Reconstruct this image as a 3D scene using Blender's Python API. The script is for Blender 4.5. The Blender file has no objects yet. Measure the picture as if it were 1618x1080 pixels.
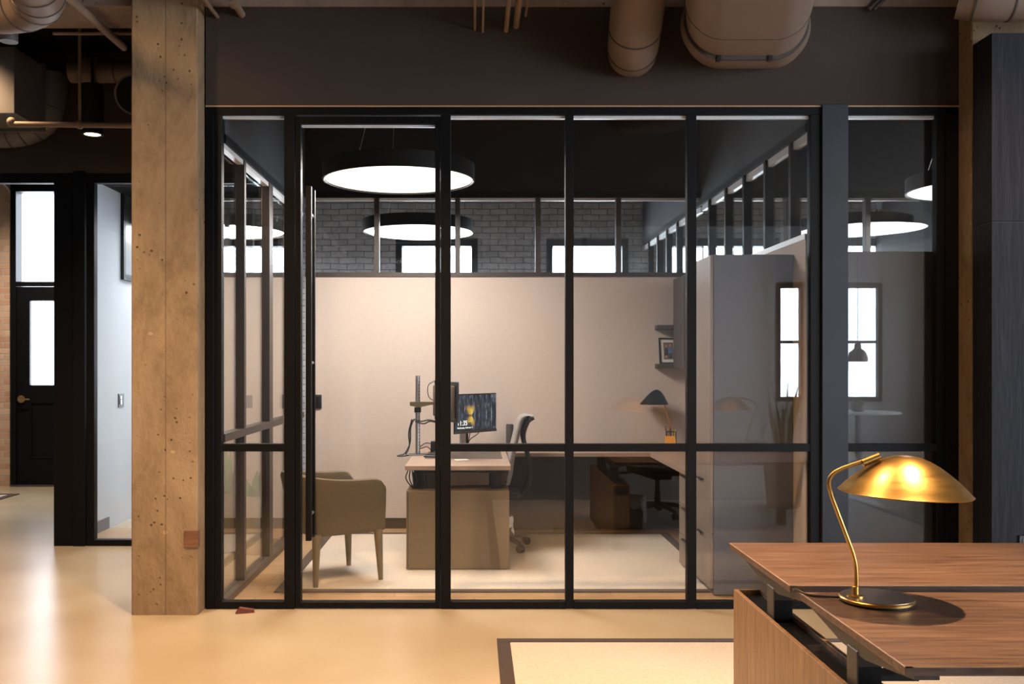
import bpy, bmesh, math, random
from mathutils import Vector, Matrix
random.seed(7)
C = bpy.context.scene.collection
SC = bpy.context.scene
PI = math.pi

# ------------------------------------------------------------------ camera, sky, light, exposure
F = 1500.0; VX, VY = 750.0, 574.0; EYE = 1.5
cam = bpy.data.cameras.new('camera'); co = bpy.data.objects.new('camera', cam); C.objects.link(co)
co.location = (0, 0, EYE); co.rotation_euler = (PI/2, 0, 0)
cam.sensor_width = 36; cam.sensor_fit = 'HORIZONTAL'; cam.lens = 36*F/1618
cam.shift_x = (809-VX)/1618; cam.shift_y = (VY-540)/1618
cam.clip_start = .02; cam.clip_end = 200
SC.camera = co
w = bpy.data.worlds.new('sky'); SC.world = w; w.use_nodes = True
bg = w.node_tree.nodes['Background']; bg.inputs[0].default_value = (.80, .89, 1, 1); bg.inputs[1].default_value = 17.0
SC.view_settings.view_transform = 'Standard'; SC.view_settings.look = 'None'
SC.view_settings.gamma = 1; SC.view_settings.use_curve_mapping = False
SC.view_settings.exposure = 0.0
cy = SC.cycles
cy.use_denoising = True; cy.max_bounces = 8; cy.diffuse_bounces = 4; cy.glossy_bounces = 4
cy.transparent_max_bounces = 24; cy.transmission_bounces = 6; cy.sample_clamp_indirect = 6; cy.caustics_reflective = False

def spot(name, loc, aim, power, color, size=75, blend=.5, radius=.06):
    l = bpy.data.lights.new(name, 'SPOT'); l.energy = power; l.color = color
    l.spot_size = math.radians(size); l.spot_blend = blend; l.shadow_soft_size = radius
    o = bpy.data.objects.new(name, l); C.objects.link(o); o.location = loc
    d = Vector(aim)-Vector(loc); o.rotation_euler = d.to_track_quat('-Z', 'Y').to_euler()
    return o
def portal(name, loc, d, sx, sy):
    l = bpy.data.lights.new(name, 'AREA'); l.shape = 'RECTANGLE'; l.size = sx; l.size_y = sy
    l.cycles.is_portal = True
    o = bpy.data.objects.new(name, l); C.objects.link(o); o.location = loc
    o.rotation_euler = Vector(d).to_track_quat('-Z', 'Z').to_euler()
WARM = (1, .66, .37)
# ceiling downlights of the open work area (above the frame), plus one added fill spot
for i, (x, y, z, ax, ay, az, p, sz, rad) in enumerate([
        (-.7, 4.0, 3.9, -.7, 4.7, 0, 620, 95, .08), (.7, 4.2, 3.9, .7, 4.7, 0, 400, 95, .08),
        (-3.3, 3.2, 3.9, -1.9, 5.7, 1.2, 330, 75, .10), (-2.3, 6.75, 3.7, -1.9, 7.3, 0, 170, 90, .06), (-2.5, 4.3, 3.9, -2.2, 5.4, .3, 280, 128, .08),  # middle spot is an added fill that brightens the corridor plants
        (2.1, 3.5, 3.9, 1.40, 3.05, .7, 900, 62, .045), (2.6, 4.4, 3.9, 2.75, 5.4, 1.2, 130, 80, .08),
        (-.2, 3.1, 3.9, -.2, 4.0, 0, 260, 95, .08), (-3.7, 6.7, 3.9, -3.7, 6.9, 0, 300, 100, .08)]):
    spot('downlight_and_fill_beam', (x, y, z), (ax, ay, az), p, WARM, sz, 1.0, rad)
COOL = (.80, .88, 1)
spot('downlight_and_fill_beam', (-4.7, 10.2, 3.7), (-5.3, 11.2, 0), 420, (1, .88, .72), 120, 1, .1)
spot('downlight_and_fill_beam', (-2.3, 8.25, 3.6), (-3.0, 8.5, 0), 45, COOL, 130, 1, .1)  # cool fill added to brighten the pale white wall, no fixture there
FACADE = [-4.14, -2.9, -.464, 1.377, 3.22, 4.85]     # centre x of the facade windows (grey brick)
for x in (-2.9, -.464, 1.377, 3.22, 4.85):
    portal('sky_portal', (x, 11.92, 1.9), (0, -1, 0), .9, 2.1)
portal('sky_portal', (-5.1, 11.92, 2.4), (0, -1, 0), 1.0, 2.6)
for x, wd in ((5.865, .37), (6.95, 1.1)):
    portal('sky_portal', (x, -6.22, 1.9), (0, 1, 0), wd, 2.2)
for y in (-3.6, -1.0, 1.6):
    portal('sky_portal', (8.72, y, 1.95), (-1, 0, 0), 2.1, 3.2)

# ------------------------------------------------------------------ helpers
def W(px, py, y):                                    # photo point at distance y from the camera
    return Vector(((px-VX)*y/F, y, EYE-(py-VY)*y/F))
def fx(px, y=5.80): return (px-VX)*y/F
def fz(py, y=5.80): return EYE-(py-VY)*y/F
def srgb(r, g, b):
    f = lambda c: (c/255/12.92) if c/255 <= .04045 else ((c/255+.055)/1.055)**2.4
    return (f(r), f(g), f(b), 1)

class MB:
    def __init__(s): s.bm = bmesh.new(); s.mi = 0
    def _mark(s, faces):
        for f in faces: f.material_index = s.mi
    def box(s, x0, x1, y0, y1, z0, z1, b=0.0, seg=2):
        n0 = len(s.bm.faces)
        r = bmesh.ops.create_cube(s.bm, size=1)
        vs = r['verts']
        for v in vs:
            v.co = Vector(((x0+x1)/2+v.co.x*(x1-x0), (y0+y1)/2+v.co.y*(y1-y0), (z0+z1)/2+v.co.z*(z1-z0)))
        es = list({e for v in vs for e in v.link_edges})
        fs = {f for v in vs for f in v.link_faces}
        s._mark(fs)
        if b > 0:
            rr = bmesh.ops.bevel(s.bm, geom=es, offset=b, segments=seg, affect='EDGES', profile=.5)
            s._mark(rr['faces'])
        return s
    def ring_loft(s, rings, cap=True, closed_u=True, closed_v=False):
        V = [[s.bm.verts.new(p) for p in r] for r in rings]
        n = len(V[0]); fs = []
        m = len(V)
        for i in range(m if closed_v else m-1):
            a, b_ = V[i], V[(i+1) % m]
            for j in range(n if closed_u else n-1):
                k = (j+1) % n
                try: fs.append(s.bm.faces.new((a[j], a[k], b_[k], b_[j])))
                except ValueError: pass
        if cap and closed_u and not closed_v:
            for r in (list(reversed(V[0])), V[-1]):
                try: fs.append(s.bm.faces.new(r))
                except ValueError: pass
        s._mark(fs)
        return s
    def tube(s, path, r, seg=12, closed=False, sx=1.0, sy=1.0, up=None):
        P = [Vector(p) for p in path]; n = len(P)
        R = r if isinstance(r, (list, tuple)) else [r]*n
        T = []
        for i in range(n):
            a = P[i-1] if (i > 0 or closed) else P[i]
            b_ = P[(i+1) % n] if (i < n-1 or closed) else P[i]
            T.append((b_-a).normalized())
        u = Vector(up) if up else (Vector((0, 0, 1)) if abs(T[0].z) < .9 else Vector((1, 0, 0)))
        N = (u-T[0]*u.dot(T[0])).normalized()
        rings = []
        for i in range(n):
            N = (N-T[i]*N.dot(T[i])).normalized(); B = T[i].cross(N)
            rings.append([P[i]+N*(math.cos(2*PI*k/seg)*R[i]*sy)+B*(math.sin(2*PI*k/seg)*R[i]*sx) for k in range(seg)])
        return s.ring_loft(rings, True, True, closed)
    def cyl(s, p0, p1, r0, r1=None, seg=20):
        return s.tube([p0, p1], [r0, r0 if r1 is None else r1], seg)
    def lathe(s, prof, c=(0, 0, 0), seg=40, M=None, cap=True):
        rings = []
        for r, z in prof:
            ring = []
            for k in range(seg):
                a = 2*PI*k/seg
                p = Vector((r*math.cos(a), r*math.sin(a), z))
                if M: p = M @ p
                ring.append(p+Vector(c))
            rings.append(ring)
        return s.ring_loft(rings, cap)
    def prism(s, poly, axis, a0, a1):
        def mk(p, a):
            if axis == 'x': return (a, p[0], p[1])
            if axis == 'y': return (p[0], a, p[1])
            return (p[0], p[1], a)
        return s.ring_loft([[mk(p, a0) for p in poly], [mk(p, a1) for p in poly]])
    def sphere(s, c, r, seg=16, sc=(1, 1, 1)):
        res = bmesh.ops.create_uvsphere(s.bm, u_segments=seg, v_segments=max(6, seg//2), radius=1)
        for v in res['verts']: v.co = Vector((v.co.x*r*sc[0]+c[0], v.co.y*r*sc[1]+c[1], v.co.z*r*sc[2]+c[2]))
        s._mark({f for v in res['verts'] for f in v.link_faces})
        return s
    def xform(s, M):
        bmesh.ops.transform(s.bm, matrix=M, verts=s.bm.verts[:]); return s
    def build(s, name, mat, parent=None, smooth=35, world=False):
        if world and parent is not None:
            M = root_matrix(parent).inverted()
            bmesh.ops.transform(s.bm, matrix=M, verts=s.bm.verts[:])
        bmesh.ops.recalc_face_normals(s.bm, faces=s.bm.faces[:])
        me = bpy.data.meshes.new(name); s.bm.to_mesh(me); s.bm.free()
        if smooth:
            me.shade_smooth(); me.set_sharp_from_angle(angle=math.radians(smooth))
        for m in (mat if isinstance(mat, list) else [mat]): me.materials.append(m)
        o = bpy.data.objects.new(name, me); C.objects.link(o)
        if parent is not None: o.parent = parent
        return o
def root_matrix(o):
    M = Matrix.LocRotScale(o.location, o.rotation_euler, o.scale)
    return root_matrix(o.parent) @ M if o.parent else M
def tag(o, label, cat, group=None, kind=None):
    o['label'] = label; o['category'] = cat
    if group: o['group'] = group
    if kind: o['kind'] = kind
    return o
def thing(name, label, cat, loc=(0, 0, 0), rz=0, group=None, kind=None):
    o = bpy.data.objects.new(name, None); C.objects.link(o)
    o.location = loc; o.rotation_euler = (0, 0, rz); o.empty_display_size = .1
    return tag(o, label, cat, group, kind)
def dup(root, loc, rz, label, group=None):
    r = root.copy(); C.objects.link(r); r.location = loc; r.rotation_euler = (0, 0, rz); r['label'] = label
    if group: r['group'] = group
    for ch in list(root.children):
        c = ch.copy(); C.objects.link(c); c.parent = r
        for g in list(ch.children):
            d = g.copy(); C.objects.link(d); d.parent = c
    return r
def arc(c, r, a0, a1, n, ax, ay):
    c = Vector(c); ax = Vector(ax); ay = Vector(ay)
    return [c+ax*(r*math.cos(a0+(a1-a0)*i/n))+ay*(r*math.sin(a0+(a1-a0)*i/n)) for i in range(n+1)]
def curve_pts(pts, n=8):                              # Catmull-Rom through points
    P = [Vector(p) for p in pts]; P = [2*P[0]-P[1]]+P+[2*P[-1]-P[-2]]; out = []
    for i in range(1, len(P)-2):
        for k in range(n):
            t = k/n
            out.append(.5*((2*P[i])+(P[i+1]-P[i-1])*t+(2*P[i-1]-5*P[i]+4*P[i+1]-P[i+2])*t*t+(3*P[i]-P[i-1]-3*P[i+1]+P[i+2])*t**3))
    return out+[P[-2]]

# ------------------------------------------------------------------ materials
class NT:
    def __init__(s, name):
        s.m = bpy.data.materials.new(name); s.m.use_nodes = True; s.t = s.m.node_tree
        s.b = s.t.nodes['Principled BSDF']; s.out = s.t.nodes['Material Output']
    def n(s, typ, **kw):
        x = s.t.nodes.new(typ)
        for k, v in kw.items():
            if k in x.inputs.keys() if isinstance(k, str) else False: x.inputs[k].default_value = v
            else: setattr(x, k, v)
        return x
    def l(s, a, b): s.t.links.new(a, b)
    def coords(s, scale=(1, 1, 1), swap=None):
        tc = s.n('ShaderNodeTexCoord'); mp = s.n('ShaderNodeMapping'); mp.inputs['Scale'].default_value = scale
        src = tc.outputs['Object']
        if swap:
            sp = s.n('ShaderNodeSeparateXYZ'); cb = s.n('ShaderNodeCombineXYZ'); s.l(src, sp.inputs[0])
            for i, ch in enumerate(swap): s.l(sp.outputs['XYZ'.index(ch)], cb.inputs[i])
            src = cb.outputs[0]
        s.l(src, mp.inputs[0]); return mp.outputs[0]
    def noise(s, vec, scale, detail=4, rough=.55, dist=0):
        x = s.n('ShaderNodeTexNoise'); x.inputs['Scale'].default_value = scale; x.inputs['Detail'].default_value = detail
        x.inputs['Roughness'].default_value = rough; x.inputs['Distortion'].default_value = dist; s.l(vec, x.inputs['Vector']); return x.outputs[0]
    def ramp(s, fac, stops, interp='LINEAR'):
        x = s.n('ShaderNodeValToRGB'); cr = x.color_ramp; cr.interpolation = interp
        while len(cr.elements) < len(stops): cr.elements.new(.5)
        for e, (p, c) in zip(cr.elements, stops): e.position = p; e.color = c
        s.l(fac, x.inputs[0]); return x.outputs[0]
    def mix(s, fac, a, b, mode='MIX'):
        x = s.n('ShaderNodeMix'); x.data_type = 'RGBA'; x.blend_type = mode
        for sock, v in ((x.inputs[0], fac), (x.inputs[6], a), (x.inputs[7], b)):
            if hasattr(v, 'is_linked'): s.l(v, sock)
            else: sock.default_value = v
        return x.outputs[2]
    def math(s, op, a, b=None):
        x = s.n('ShaderNodeMath'); x.operation = op
        for sock, v in ((x.inputs[0], a), (x.inputs[1], b)):
            if v is None: continue
            if hasattr(v, 'is_linked'): s.l(v, sock)
            else: sock.default_value = v
        return x.outputs[0]
    def bump(s, h, strength=.3, dist=.01):
        x = s.n('ShaderNodeBump'); x.inputs['Strength'].default_value = strength; x.inputs['Distance'].default_value = dist
        s.l(h, x.inputs['Height']); s.l(x.outputs[0], s.b.inputs['Normal'])
    def set(s, col=None, rough=None, metal=None, spec=None):
        for key, v in (('Base Color', col), ('Roughness', rough), ('Metallic', metal), ('Specular IOR Level', spec)):
            if v is None: continue
            if hasattr(v, 'is_linked'): s.l(v, s.b.inputs[key])
            else: s.b.inputs[key].default_value = v
        return s
def g(v, a=1): return (v, v, v, a)

def plain(name, col, rough=.5, metal=0, spec=.5, nscale=60, var=.12, bump=0, bscale=300):
    t = NT(name); v = t.coords(); n = t.noise(v, nscale, 3)
    c = t.mix(n, tuple(x*(1-var) for x in col[:3])+(1,), tuple(min(1, x*(1+var)) for x in col[:3])+(1,))
    t.set(c, rough, metal, spec)
    if bump: t.bump(t.noise(v, bscale, 2), bump, .002)
    return t.m
def concrete(name, dark, mid, light, bump=.5, seam=None):
    t = NT(name); v = t.coords((1, 1, .55))
    big = t.noise(v, 2.6, 8, .68, .9); fine = t.noise(v, 22, 6, .7); v2 = t.coords((14, 14, .7)); drip = t.noise(v2, 1, 4)
    c = t.ramp(big, [(.3, dark), (.5, mid), (.72, light)])
    c = t.mix(t.ramp(fine, [(.35, g(0)), (.75, g(1))]), c, light, 'MIX'); 
    c = t.mix(.5, t.ramp(big, [(.3, dark), (.5, mid), (.72, light)]), c)
    c = t.mix(t.math('MULTIPLY', drip, .3), c, dark)
    vo = t.n('ShaderNodeTexVoronoi'); vo.inputs['Scale'].default_value = 20; t.l(t.coords(), vo.inputs['Vector'])
    msk = t.noise(t.coords(), 3, 2)
    pit = t.math('MULTIPLY', t.ramp(vo.outputs['Distance'], [(.10, g(1)), (.17, g(0))]), t.ramp(msk, [(.5, g(0)), (.6, g(1))]))
    c = t.mix(t.math('MULTIPLY', pit, .8), c, tuple(x*.3 for x in dark[:3])+(1,))
    v3 = t.n('ShaderNodeTexVoronoi'); v3.inputs['Scale'].default_value = 4.2; t.l(t.coords((1, 1, 1.5)), v3.inputs['Vector'])
    chip = t.ramp(t.math('ADD', v3.outputs['Distance'], t.math('MULTIPLY', fine, .12)), [(.115, g(1)), (.135, g(0))])
    c = t.mix(t.math('MULTIPLY', chip, .55), c, tuple(min(1, x*1.35) for x in light[:3])+(1,))
    if seam is not None:                              # joint left by the form boards
        sx = t.n('ShaderNodeSeparateXYZ'); tc = t.n('ShaderNodeTexCoord'); t.l(tc.outputs['Object'], sx.inputs[0])
        ln = t.math('LESS_THAN', t.math('ABSOLUTE', t.math('ADD', sx.outputs[0], -seam)), .004)
        c = t.mix(t.math('MULTIPLY', ln, .5), c, tuple(x*.7 for x in dark[:3])+(1,))
    t.set(c, .88, 0, .25)
    h = t.math('SUBTRACT', t.math('ADD', t.math('MULTIPLY', fine, .6), t.math('MULTIPLY', big, .5)), t.math('MULTIPLY', pit, .8))
    t.bump(h, bump, .02)
    return t.m
def wood(name, stops, along='x', rough=.4, scale=1.0, spec=.4, bump=.05):
    t = NT(name)
    sw = {'x': 'XYZ', 'y': 'YXZ', 'z': 'ZXY'}[along]
    v = t.coords((1.3*scale, 26*scale, 26*scale), sw)
    n1 = t.noise(v, 1.6, 5, .62, 1.3)
    v2 = t.coords((4*scale, 210*scale, 210*scale), sw); n2 = t.noise(v2, 1, 3)
    f = t.math('ADD', t.math('MULTIPLY', n1, .82), t.math('MULTIPLY', n2, .22))
    t.set(t.ramp(f, stops), rough, 0, spec)
    if bump: t.bump(n2, bump, .002)
    return t.m
def planks(name, a, b, wid=.16, length=1.4, rough=.35):
    t = NT(name); v = t.coords()
    br = t.n('ShaderNodeTexBrick'); br.offset = .37; br.inputs['Scale'].default_value = 1
    for k, val in (('Brick Width', length), ('Row Height', wid), ('Mortar Size', .0025), ('Bias', 0.0)): br.inputs[k].default_value = val
    br.inputs['Color1'].default_value = a; br.inputs['Color2'].default_value = b; br.inputs['Mortar'].default_value = tuple(x*.25 for x in a[:3])+(1,)
    t.l(v, br.inputs['Vector'])
    gr = t.noise(t.coords((2.5, 40, 1)), 1.5, 5, .6, 1)
    c = t.mix(t.ramp(gr, [(.35, g(.75)), (.65, g(0))]), br.outputs['Color'], tuple(x*.55 for x in a[:3])+(1,))
    t.set(c, rough, 0, .4); return t.m
def brick(name, c1, c2, mortar, rough=.85, swap='XZY', bump=.8):
    t = NT(name); v = t.coords((1, 1, 1), swap)
    wob = t.noise(v, 5, 2); va = t.n('ShaderNodeVectorMath'); va.operation = 'MULTIPLY_ADD'
    x = t.n('ShaderNodeTexNoise'); x.inputs['Scale'].default_value = 4.0; t.l(v, x.inputs['Vector'])
    t.l(x.outputs['Color'], va.inputs[0]); va.inputs[1].default_value = (.03, .03, 0); t.l(v, va.inputs[2])
    br = t.n('ShaderNodeTexBrick'); br.offset = .5; br.inputs['Scale'].default_value = 1
    for k, val in (('Brick Width', .205), ('Row Height', .074), ('Mortar Size', .006), ('Mortar Smooth', .35), ('Bias', 0.0)): br.inputs[k].default_value = val
    br.inputs['Color1'].default_value = c1; br.inputs['Color2'].default_value = c2; br.inputs['Mortar'].default_value = mortar
    t.l(va.outputs[0], br.inputs['Vector'])
    nz = t.noise(v, 14, 5, .65)
    c = t.mix(t.ramp(nz, [(.3, g(.55)), (.7, g(0))]), br.outputs['Color'], mortar)
    t.set(c, rough, 0, .35)
    h = t.math('SUBTRACT', t.math('MULTIPLY', nz, .35), br.outputs['Fac'])
    t.bump(h, bump, .012); return t.m
def fabric(name, col, scale=500, var=.16, bump=.25):
    t = NT(name); v = t.coords(); a = t.noise(v, scale, 2, .7); b = t.noise(t.coords((1, 1, 7)), scale*.25, 2); c0 = t.noise(v, 2.2, 3)
    f = t.math('ADD', t.math('MULTIPLY', a, .5), t.math('MULTIPLY', b, .5))
    lo = tuple(x*(1-var) for x in col[:3])+(1,); hi = tuple(min(1, x*(1+var)) for x in col[:3])+(1,)
    t.set(t.mix(t.ramp(f, [(.38, g(0)), (.62, g(1))]), lo, hi), .95, 0, .15); t.b.inputs['Sheen Weight'].default_value = .15
    t.bump(f, bump, .003); return t.m
def metal_brushed(name, col, rough=.3, aniso=(3, 3, 260), bump=.02):
    t = NT(name); n = t.noise(t.coords(aniso), 1, 3); s2 = t.noise(t.coords(), 9, 4)
    c = t.mix(t.math('MULTIPLY', s2, .5), col, tuple(x*.72 for x in col[:3])+(1,))
    t.set(c, t.math('ADD', t.math('MULTIPLY', n, .16), rough-.08), 1); (t.bump(n, bump, .002) if bump else None); return t.m
def emit(name, col, strength):
    t = NT(name); t.b.inputs['Base Color'].default_value = (.8, .8, .8, 1)
    t.b.inputs['Emission Color'].default_value = col; t.b.inputs['Emission Strength'].default_value = strength; t.m.cycles.emission_sampling = 'NONE'; return t.m
def glass(name='clear_glass', tint=(.985, .99, .985, 1), k=1.0):
    t = NT(name); t.t.nodes.remove(t.b)
    lw = t.n('ShaderNodeLayerWeight'); lw.inputs['Blend'].default_value = .5
    p = t.math('POWER', lw.outputs['Facing'], 5.0)
    fac = t.math('ADD', t.math('MULTIPLY', p, .92), .045*k)
    tr = t.n('ShaderNodeBsdfTransparent'); tr.inputs[0].default_value = tint
    gl = t.n('ShaderNodeBsdfGlossy'); gl.inputs['Roughness'].default_value = 0.0; gl.inputs[0].default_value = (1, 1, 1, 1)
    mx = t.n('ShaderNodeMixShader'); t.l(fac, mx.inputs[0]); t.l(tr.outputs[0], mx.inputs[1]); t.l(gl.outputs[0], mx.inputs[2])
    t.l(mx.outputs[0], t.out.inputs[0]); return t.m

M_GLASS = glass()
M_WGLASS = glass('window_glass', (1, 1, 1, 1), .6)
M_BLACK = plain('black_powder_coat', (.0032, .0030, .0036), .5, 0, .16, 8, .2)
M_PLATE = plain('dark_steel_plate', (.024, .027, .035), .5, .2, .35, 3, .35)
M_DARKBRONZE = plain('bronze_inner_frame', (.045, .032, .026), .45, .2)
M_TRACK = plain('daylit_aluminium', (.80, .80, .82), .35, .0, .6)  # daylight on the head tracks and sill edge is put into this white
M_UPPER = plain('dark_brown_plaster', (.050, .037, .031), .9, 0, .2, 2.2, .16, .12, 160)
M_BLACKWALL = plain('charcoal_plaster', (.013, .0125, .014), .8, 0, .3, 2, .15)
M_GREYWALL = plain('slate_plaster', (.055, .056, .064), .75, 0, .3, 2, .15)
M_BLACKCEIL = plain('black_ceiling_paint', (.008, .0075, .008), .9, 0, .15)
M_WHITEWALL = plain('pale_white_paint', (.44, .47, .51), .8, 0, .25, 1.5, .03)
M_REARWALL = plain('rear_grey_paint', (.30, .30, .31), .85, 0, .2, 1.5, .06)
M_BEIGE = fabric('beige_acoustic_fabric', (.54, .445, .385, 1), 230, .07, .12)
M_COL = concrete('board_marked_concrete', (.14, .092, .052, 1), (.245, .163, .092, 1), (.36, .255, .155, 1), .8, -1.843)
M_BEAM = concrete('beam_concrete', (.16, .115, .09, 1), (.24, .18, .14, 1), (.30, .23, .18, 1), .6)
M_CEIL = concrete('dim_ceiling_concrete', (.05, .04, .034, 1), (.075, .06, .05, 1), (.10, .08, .068, 1), .5)
M_BRICKGREY = brick('painted_grey_brick', (.31, .32, .35, 1), (.40, .41, .44, 1), (.13, .133, .145, 1))
M_BRICKRED = brick('weathered_orange_brick', (.42, .20, .11, 1), (.56, .36, .23, 1), (.48, .38, .30, 1))
M_OAK = planks('oak_planks', (.46, .29, .155, 1), (.36, .215, .11, 1))
M_WALNUT = wood('walnut_veneer', [(.30, (.050, .025, .016, 1)), (.45, (.108, .058, .038, 1)), (.58, (.165, .096, .065, 1)), (.75, (.22, .135, .093, 1))], 'x', .36, 1, .45)
M_WALNUTZ = wood('walnut_veneer_upright', [(.30, (.12, .06, .028, 1)), (.46, (.235, .13, .065, 1)), (.6, (.33, .19, .10, 1)), (.78, (.40, .25, .14, 1))], 'z', .42, 1, .4)
M_EDGE = plain('veneer_edge_band', (.40, .24, .13), .45)
M_LAMINATE = wood('taupe_laminate', [(.30, (.132, .094, .058, 1)), (.5, (.14, .10, .062, 1)), (.75, (.15, .107, .067, 1))], 'x', .55, .6, .3)
M_DESKTOP = plain('greige_laminate', (.30, .21, .165), .4, 0, .45, 5, .06)
M_CABINET = plain('grey_lacquer', (.100, .096, .110), .5, 0, .45, 3, .06)
M_CABSIDE = plain('taupe_lacquer', (.20, .155, .13), .45, 0, .45, 3, .06)
M_DARKWOOD = wood('ebonised_oak', [(.30, (.006, .0055, .007, 1)), (.5, (.013, .012, .016, 1)), (.75, (.027, .026, .034, 1))], 'z', .62, 1.2, .2, .25)
M_DARKPANEL = wood('dark_walnut_panel', [(.30, (.012, .008, .006, 1)), (.5, (.022, .014, .010, 1)), (.75, (.035, .022, .015, 1))], 'x', .3, 1, .5)
M_CHAIRFAB = fabric('olive_tweed', (.098, .072, .042, 1), 420, .28, .35)
M_CHAIRIN = fabric('pale_tweed', (.42, .34, .26, 1), 420, .15, .3)
M_CHAIRLEG = wood('stained_ash', [(.3, (.085, .06, .032, 1)), (.5, (.13, .092, .05, 1)), (.75, (.18, .13, .075, 1))], 'z', .45, 2, .4)
M_RUG = fabric('woven_ivory_rug', (.50, .43, .36, 1), 260, .12, .5)
M_RUGBORDER = fabric('brown_rug_binding', (.050, .030, .024, 1), 300, .2, .4)
M_BRASS = metal_brushed('brushed_brass', (.56, .335, .10, 1), .31, (6, 6, 90), 0)
M_BRASSD = metal_brushed('aged_brass', (.55, .36, .15, 1), .3, (6, 6, 120))
M_BRONZE = metal_brushed('satin_bronze_disc', (.62, .50, .42, 1), .30, (8, 8, 8), 0)
M_BLKMETAL = plain('black_satin_metal', (.006, .006, .007), .38, 0, .4)
M_BLKPLASTIC = plain('black_plastic', (.012, .012, .013), .45)
M_LEGGREY = plain('warm_grey_steel', (.085, .075, .068), .45, .3)
M_SILVER = metal_brushed('satin_silver', (.55, .53, .52, 1), .35)
M_WHITEPL = plain('white_plastic', (.75, .74, .72), .5)
M_PAPER = plain('white_paper', (.82, .80, .76), .7)
M_MESHGREY = fabric('grey_chair_mesh', (.30, .27, .25, 1), 700, .2, .3)
M_DUCT = plain('painted_duct', (.175, .125, .095), .55, .15, .4, 4, .12)
M_DUCTG = plain('galvanised_grey_duct', (.115, .105, .102), .5, .3, .5, 5, .14)
M_SEAM = plain('duct_seam', (.045, .033, .028), .6)
M_PIPE = plain('painted_pipe', (.21, .15, .11), .6, 0, .3, 6, .15)
M_BAG = plain('white_bin_liner', (.62, .60, .58), .35, 0, .5, 30, .08)
M_LEAF = plain('snake_plant_leaf', (.085, .15, .045), .45, 0, .5, 9, .45)
M_POT = plain('ribbed_stone_pot', (.20, .165, .12), .8, 0, .3, 60, .25, .6, 60)
M_POTW = plain('pale_ceramic_pot', (.50, .45, .38), .5, 0, .4)
M_SOIL = plain('potting_soil', (.03, .02, .014), .95)
M_ORANGE = plain('orange_note_pad', (.85, .36, .06), .6)
M_GREENP = plain('yellow_green_marker', (.55, .62, .06), .5)
M_PURPLE = plain('plum_marker', (.12, .05, .13), .5)
M_REDWOOD = plain('red_brown_wood', (.11, .028, .02), .5, 0, .4, 40, .3)
M_LIGHT = emit('lit_diffuser', (1, .93, .86, 1), 1.2)
M_LIGHT2 = emit('lit_diffuser_cool', (.97, .98, 1, 1), 1.2)
M_LENS = emit('lit_lens', (1, .75, .48, 1), 8)
M_DECK = plain('galvanised_deck', (.42, .43, .46), .4, .5)
M_BLDG = plain('distant_facade', (.45, .45, .46), .8)
M_BLDGD = plain('distant_facade_glazing', (.07, .08, .09), .4)

def floor_mat():
    t = NT('polished_concrete'); v = t.coords()
    a = t.noise(v, 1.1, 2, .45); b = t.noise(v, 3.1, 2, .5); c = t.noise(v, 95, 3, .8)
    col = t.mix(t.ramp(a, [(.32, g(0)), (.68, g(1))]), (.355, .275, .18, 1), (.435, .36, .255, 1))
    col = t.mix(t.ramp(b, [(.20, g(.14)), (.80, g(0))]), col, (.33, .24, .15, 1))
    col = t.mix(t.ramp(c, [(.30, g(.35)), (.48, g(0))]), col, (.27, .20, .125, 1))
    t.set(col, .27, 0, .5)
    return t.m
M_FLOOR = floor_mat()

def screen_mat(wd, ht):                               # misty forest lake at sunset
    t = NT('lock_screen_picture'); tc = t.n('ShaderNodeTexCoord'); sp = t.n('ShaderNodeSeparateXYZ'); t.l(tc.outputs['Object'], sp.inputs[0])
    x = t.math('DIVIDE', sp.outputs[0], wd/2); z = t.math('DIVIDE', sp.outputs[2], ht/2)
    az = t.math('ABSOLUTE', t.math('ADD', z, .12))
    cb = t.n('ShaderNodeCombineXYZ'); t.l(t.math('MULTIPLY', x, 9), cb.inputs[0]); t.l(t.math('MULTIPLY', az, 1.1), cb.inputs[1])
    tr = t.noise(cb.outputs[0], 1.2, 5, .7, .4)
    base = t.ramp(tr, [(.42, (.006, .009, .014, 1)), (.55, (.045, .058, .085, 1)), (.70, (.42, .48, .52, 1))])
    dx = t.math('ABSOLUTE', t.math('ADD', x, .28))
    d2 = t.math('DIVIDE', dx, t.math('ADD', t.math('MULTIPLY', az, .48), .07))
    d2 = t.math('ADD', d2, t.math('MULTIPLY', t.math('SUBTRACT', .56, tr), 1.9))
    glow = t.math('MULTIPLY', t.ramp(d2, [(0, g(1)), (.6, g(.75)), (1, g(0))]), t.ramp(az, [(0, g(.15)), (.12, g(1)), (.35, g(.8)), (.62, g(0))]))
    warm = t.ramp(t.math('ADD', t.math('MULTIPLY', d2, .5), t.math('MULTIPLY', az, .35)), [(.05, (.9, .25, .01, 1)), (.2, (1, .80, .12, 1)), (.5, (1, .42, .02, 1)), (.9, (.7, .40, .12, 1))])
    col = t.mix(t.math('MULTIPLY', glow, t.ramp(tr, [(.3, g(.35)), (.5, g(1))])), base, warm)
    corner = t.math('MULTIPLY', t.math('LESS_THAN', x, -.25), t.math('LESS_THAN', z, -.5))
    col = t.mix(t.math('MULTIPLY', corner, .75), col, (.006, .014, .016, 1))
    t.b.inputs['Base Color'].default_value = (.01, .01, .01, 1); t.b.inputs['Roughness'].default_value = .25
    t.l(col, t.b.inputs['Emission Color']); t.b.inputs['Emission Strength'].default_value = .9; t.m.cycles.emission_sampling = 'NONE'
    return t.m

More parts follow.
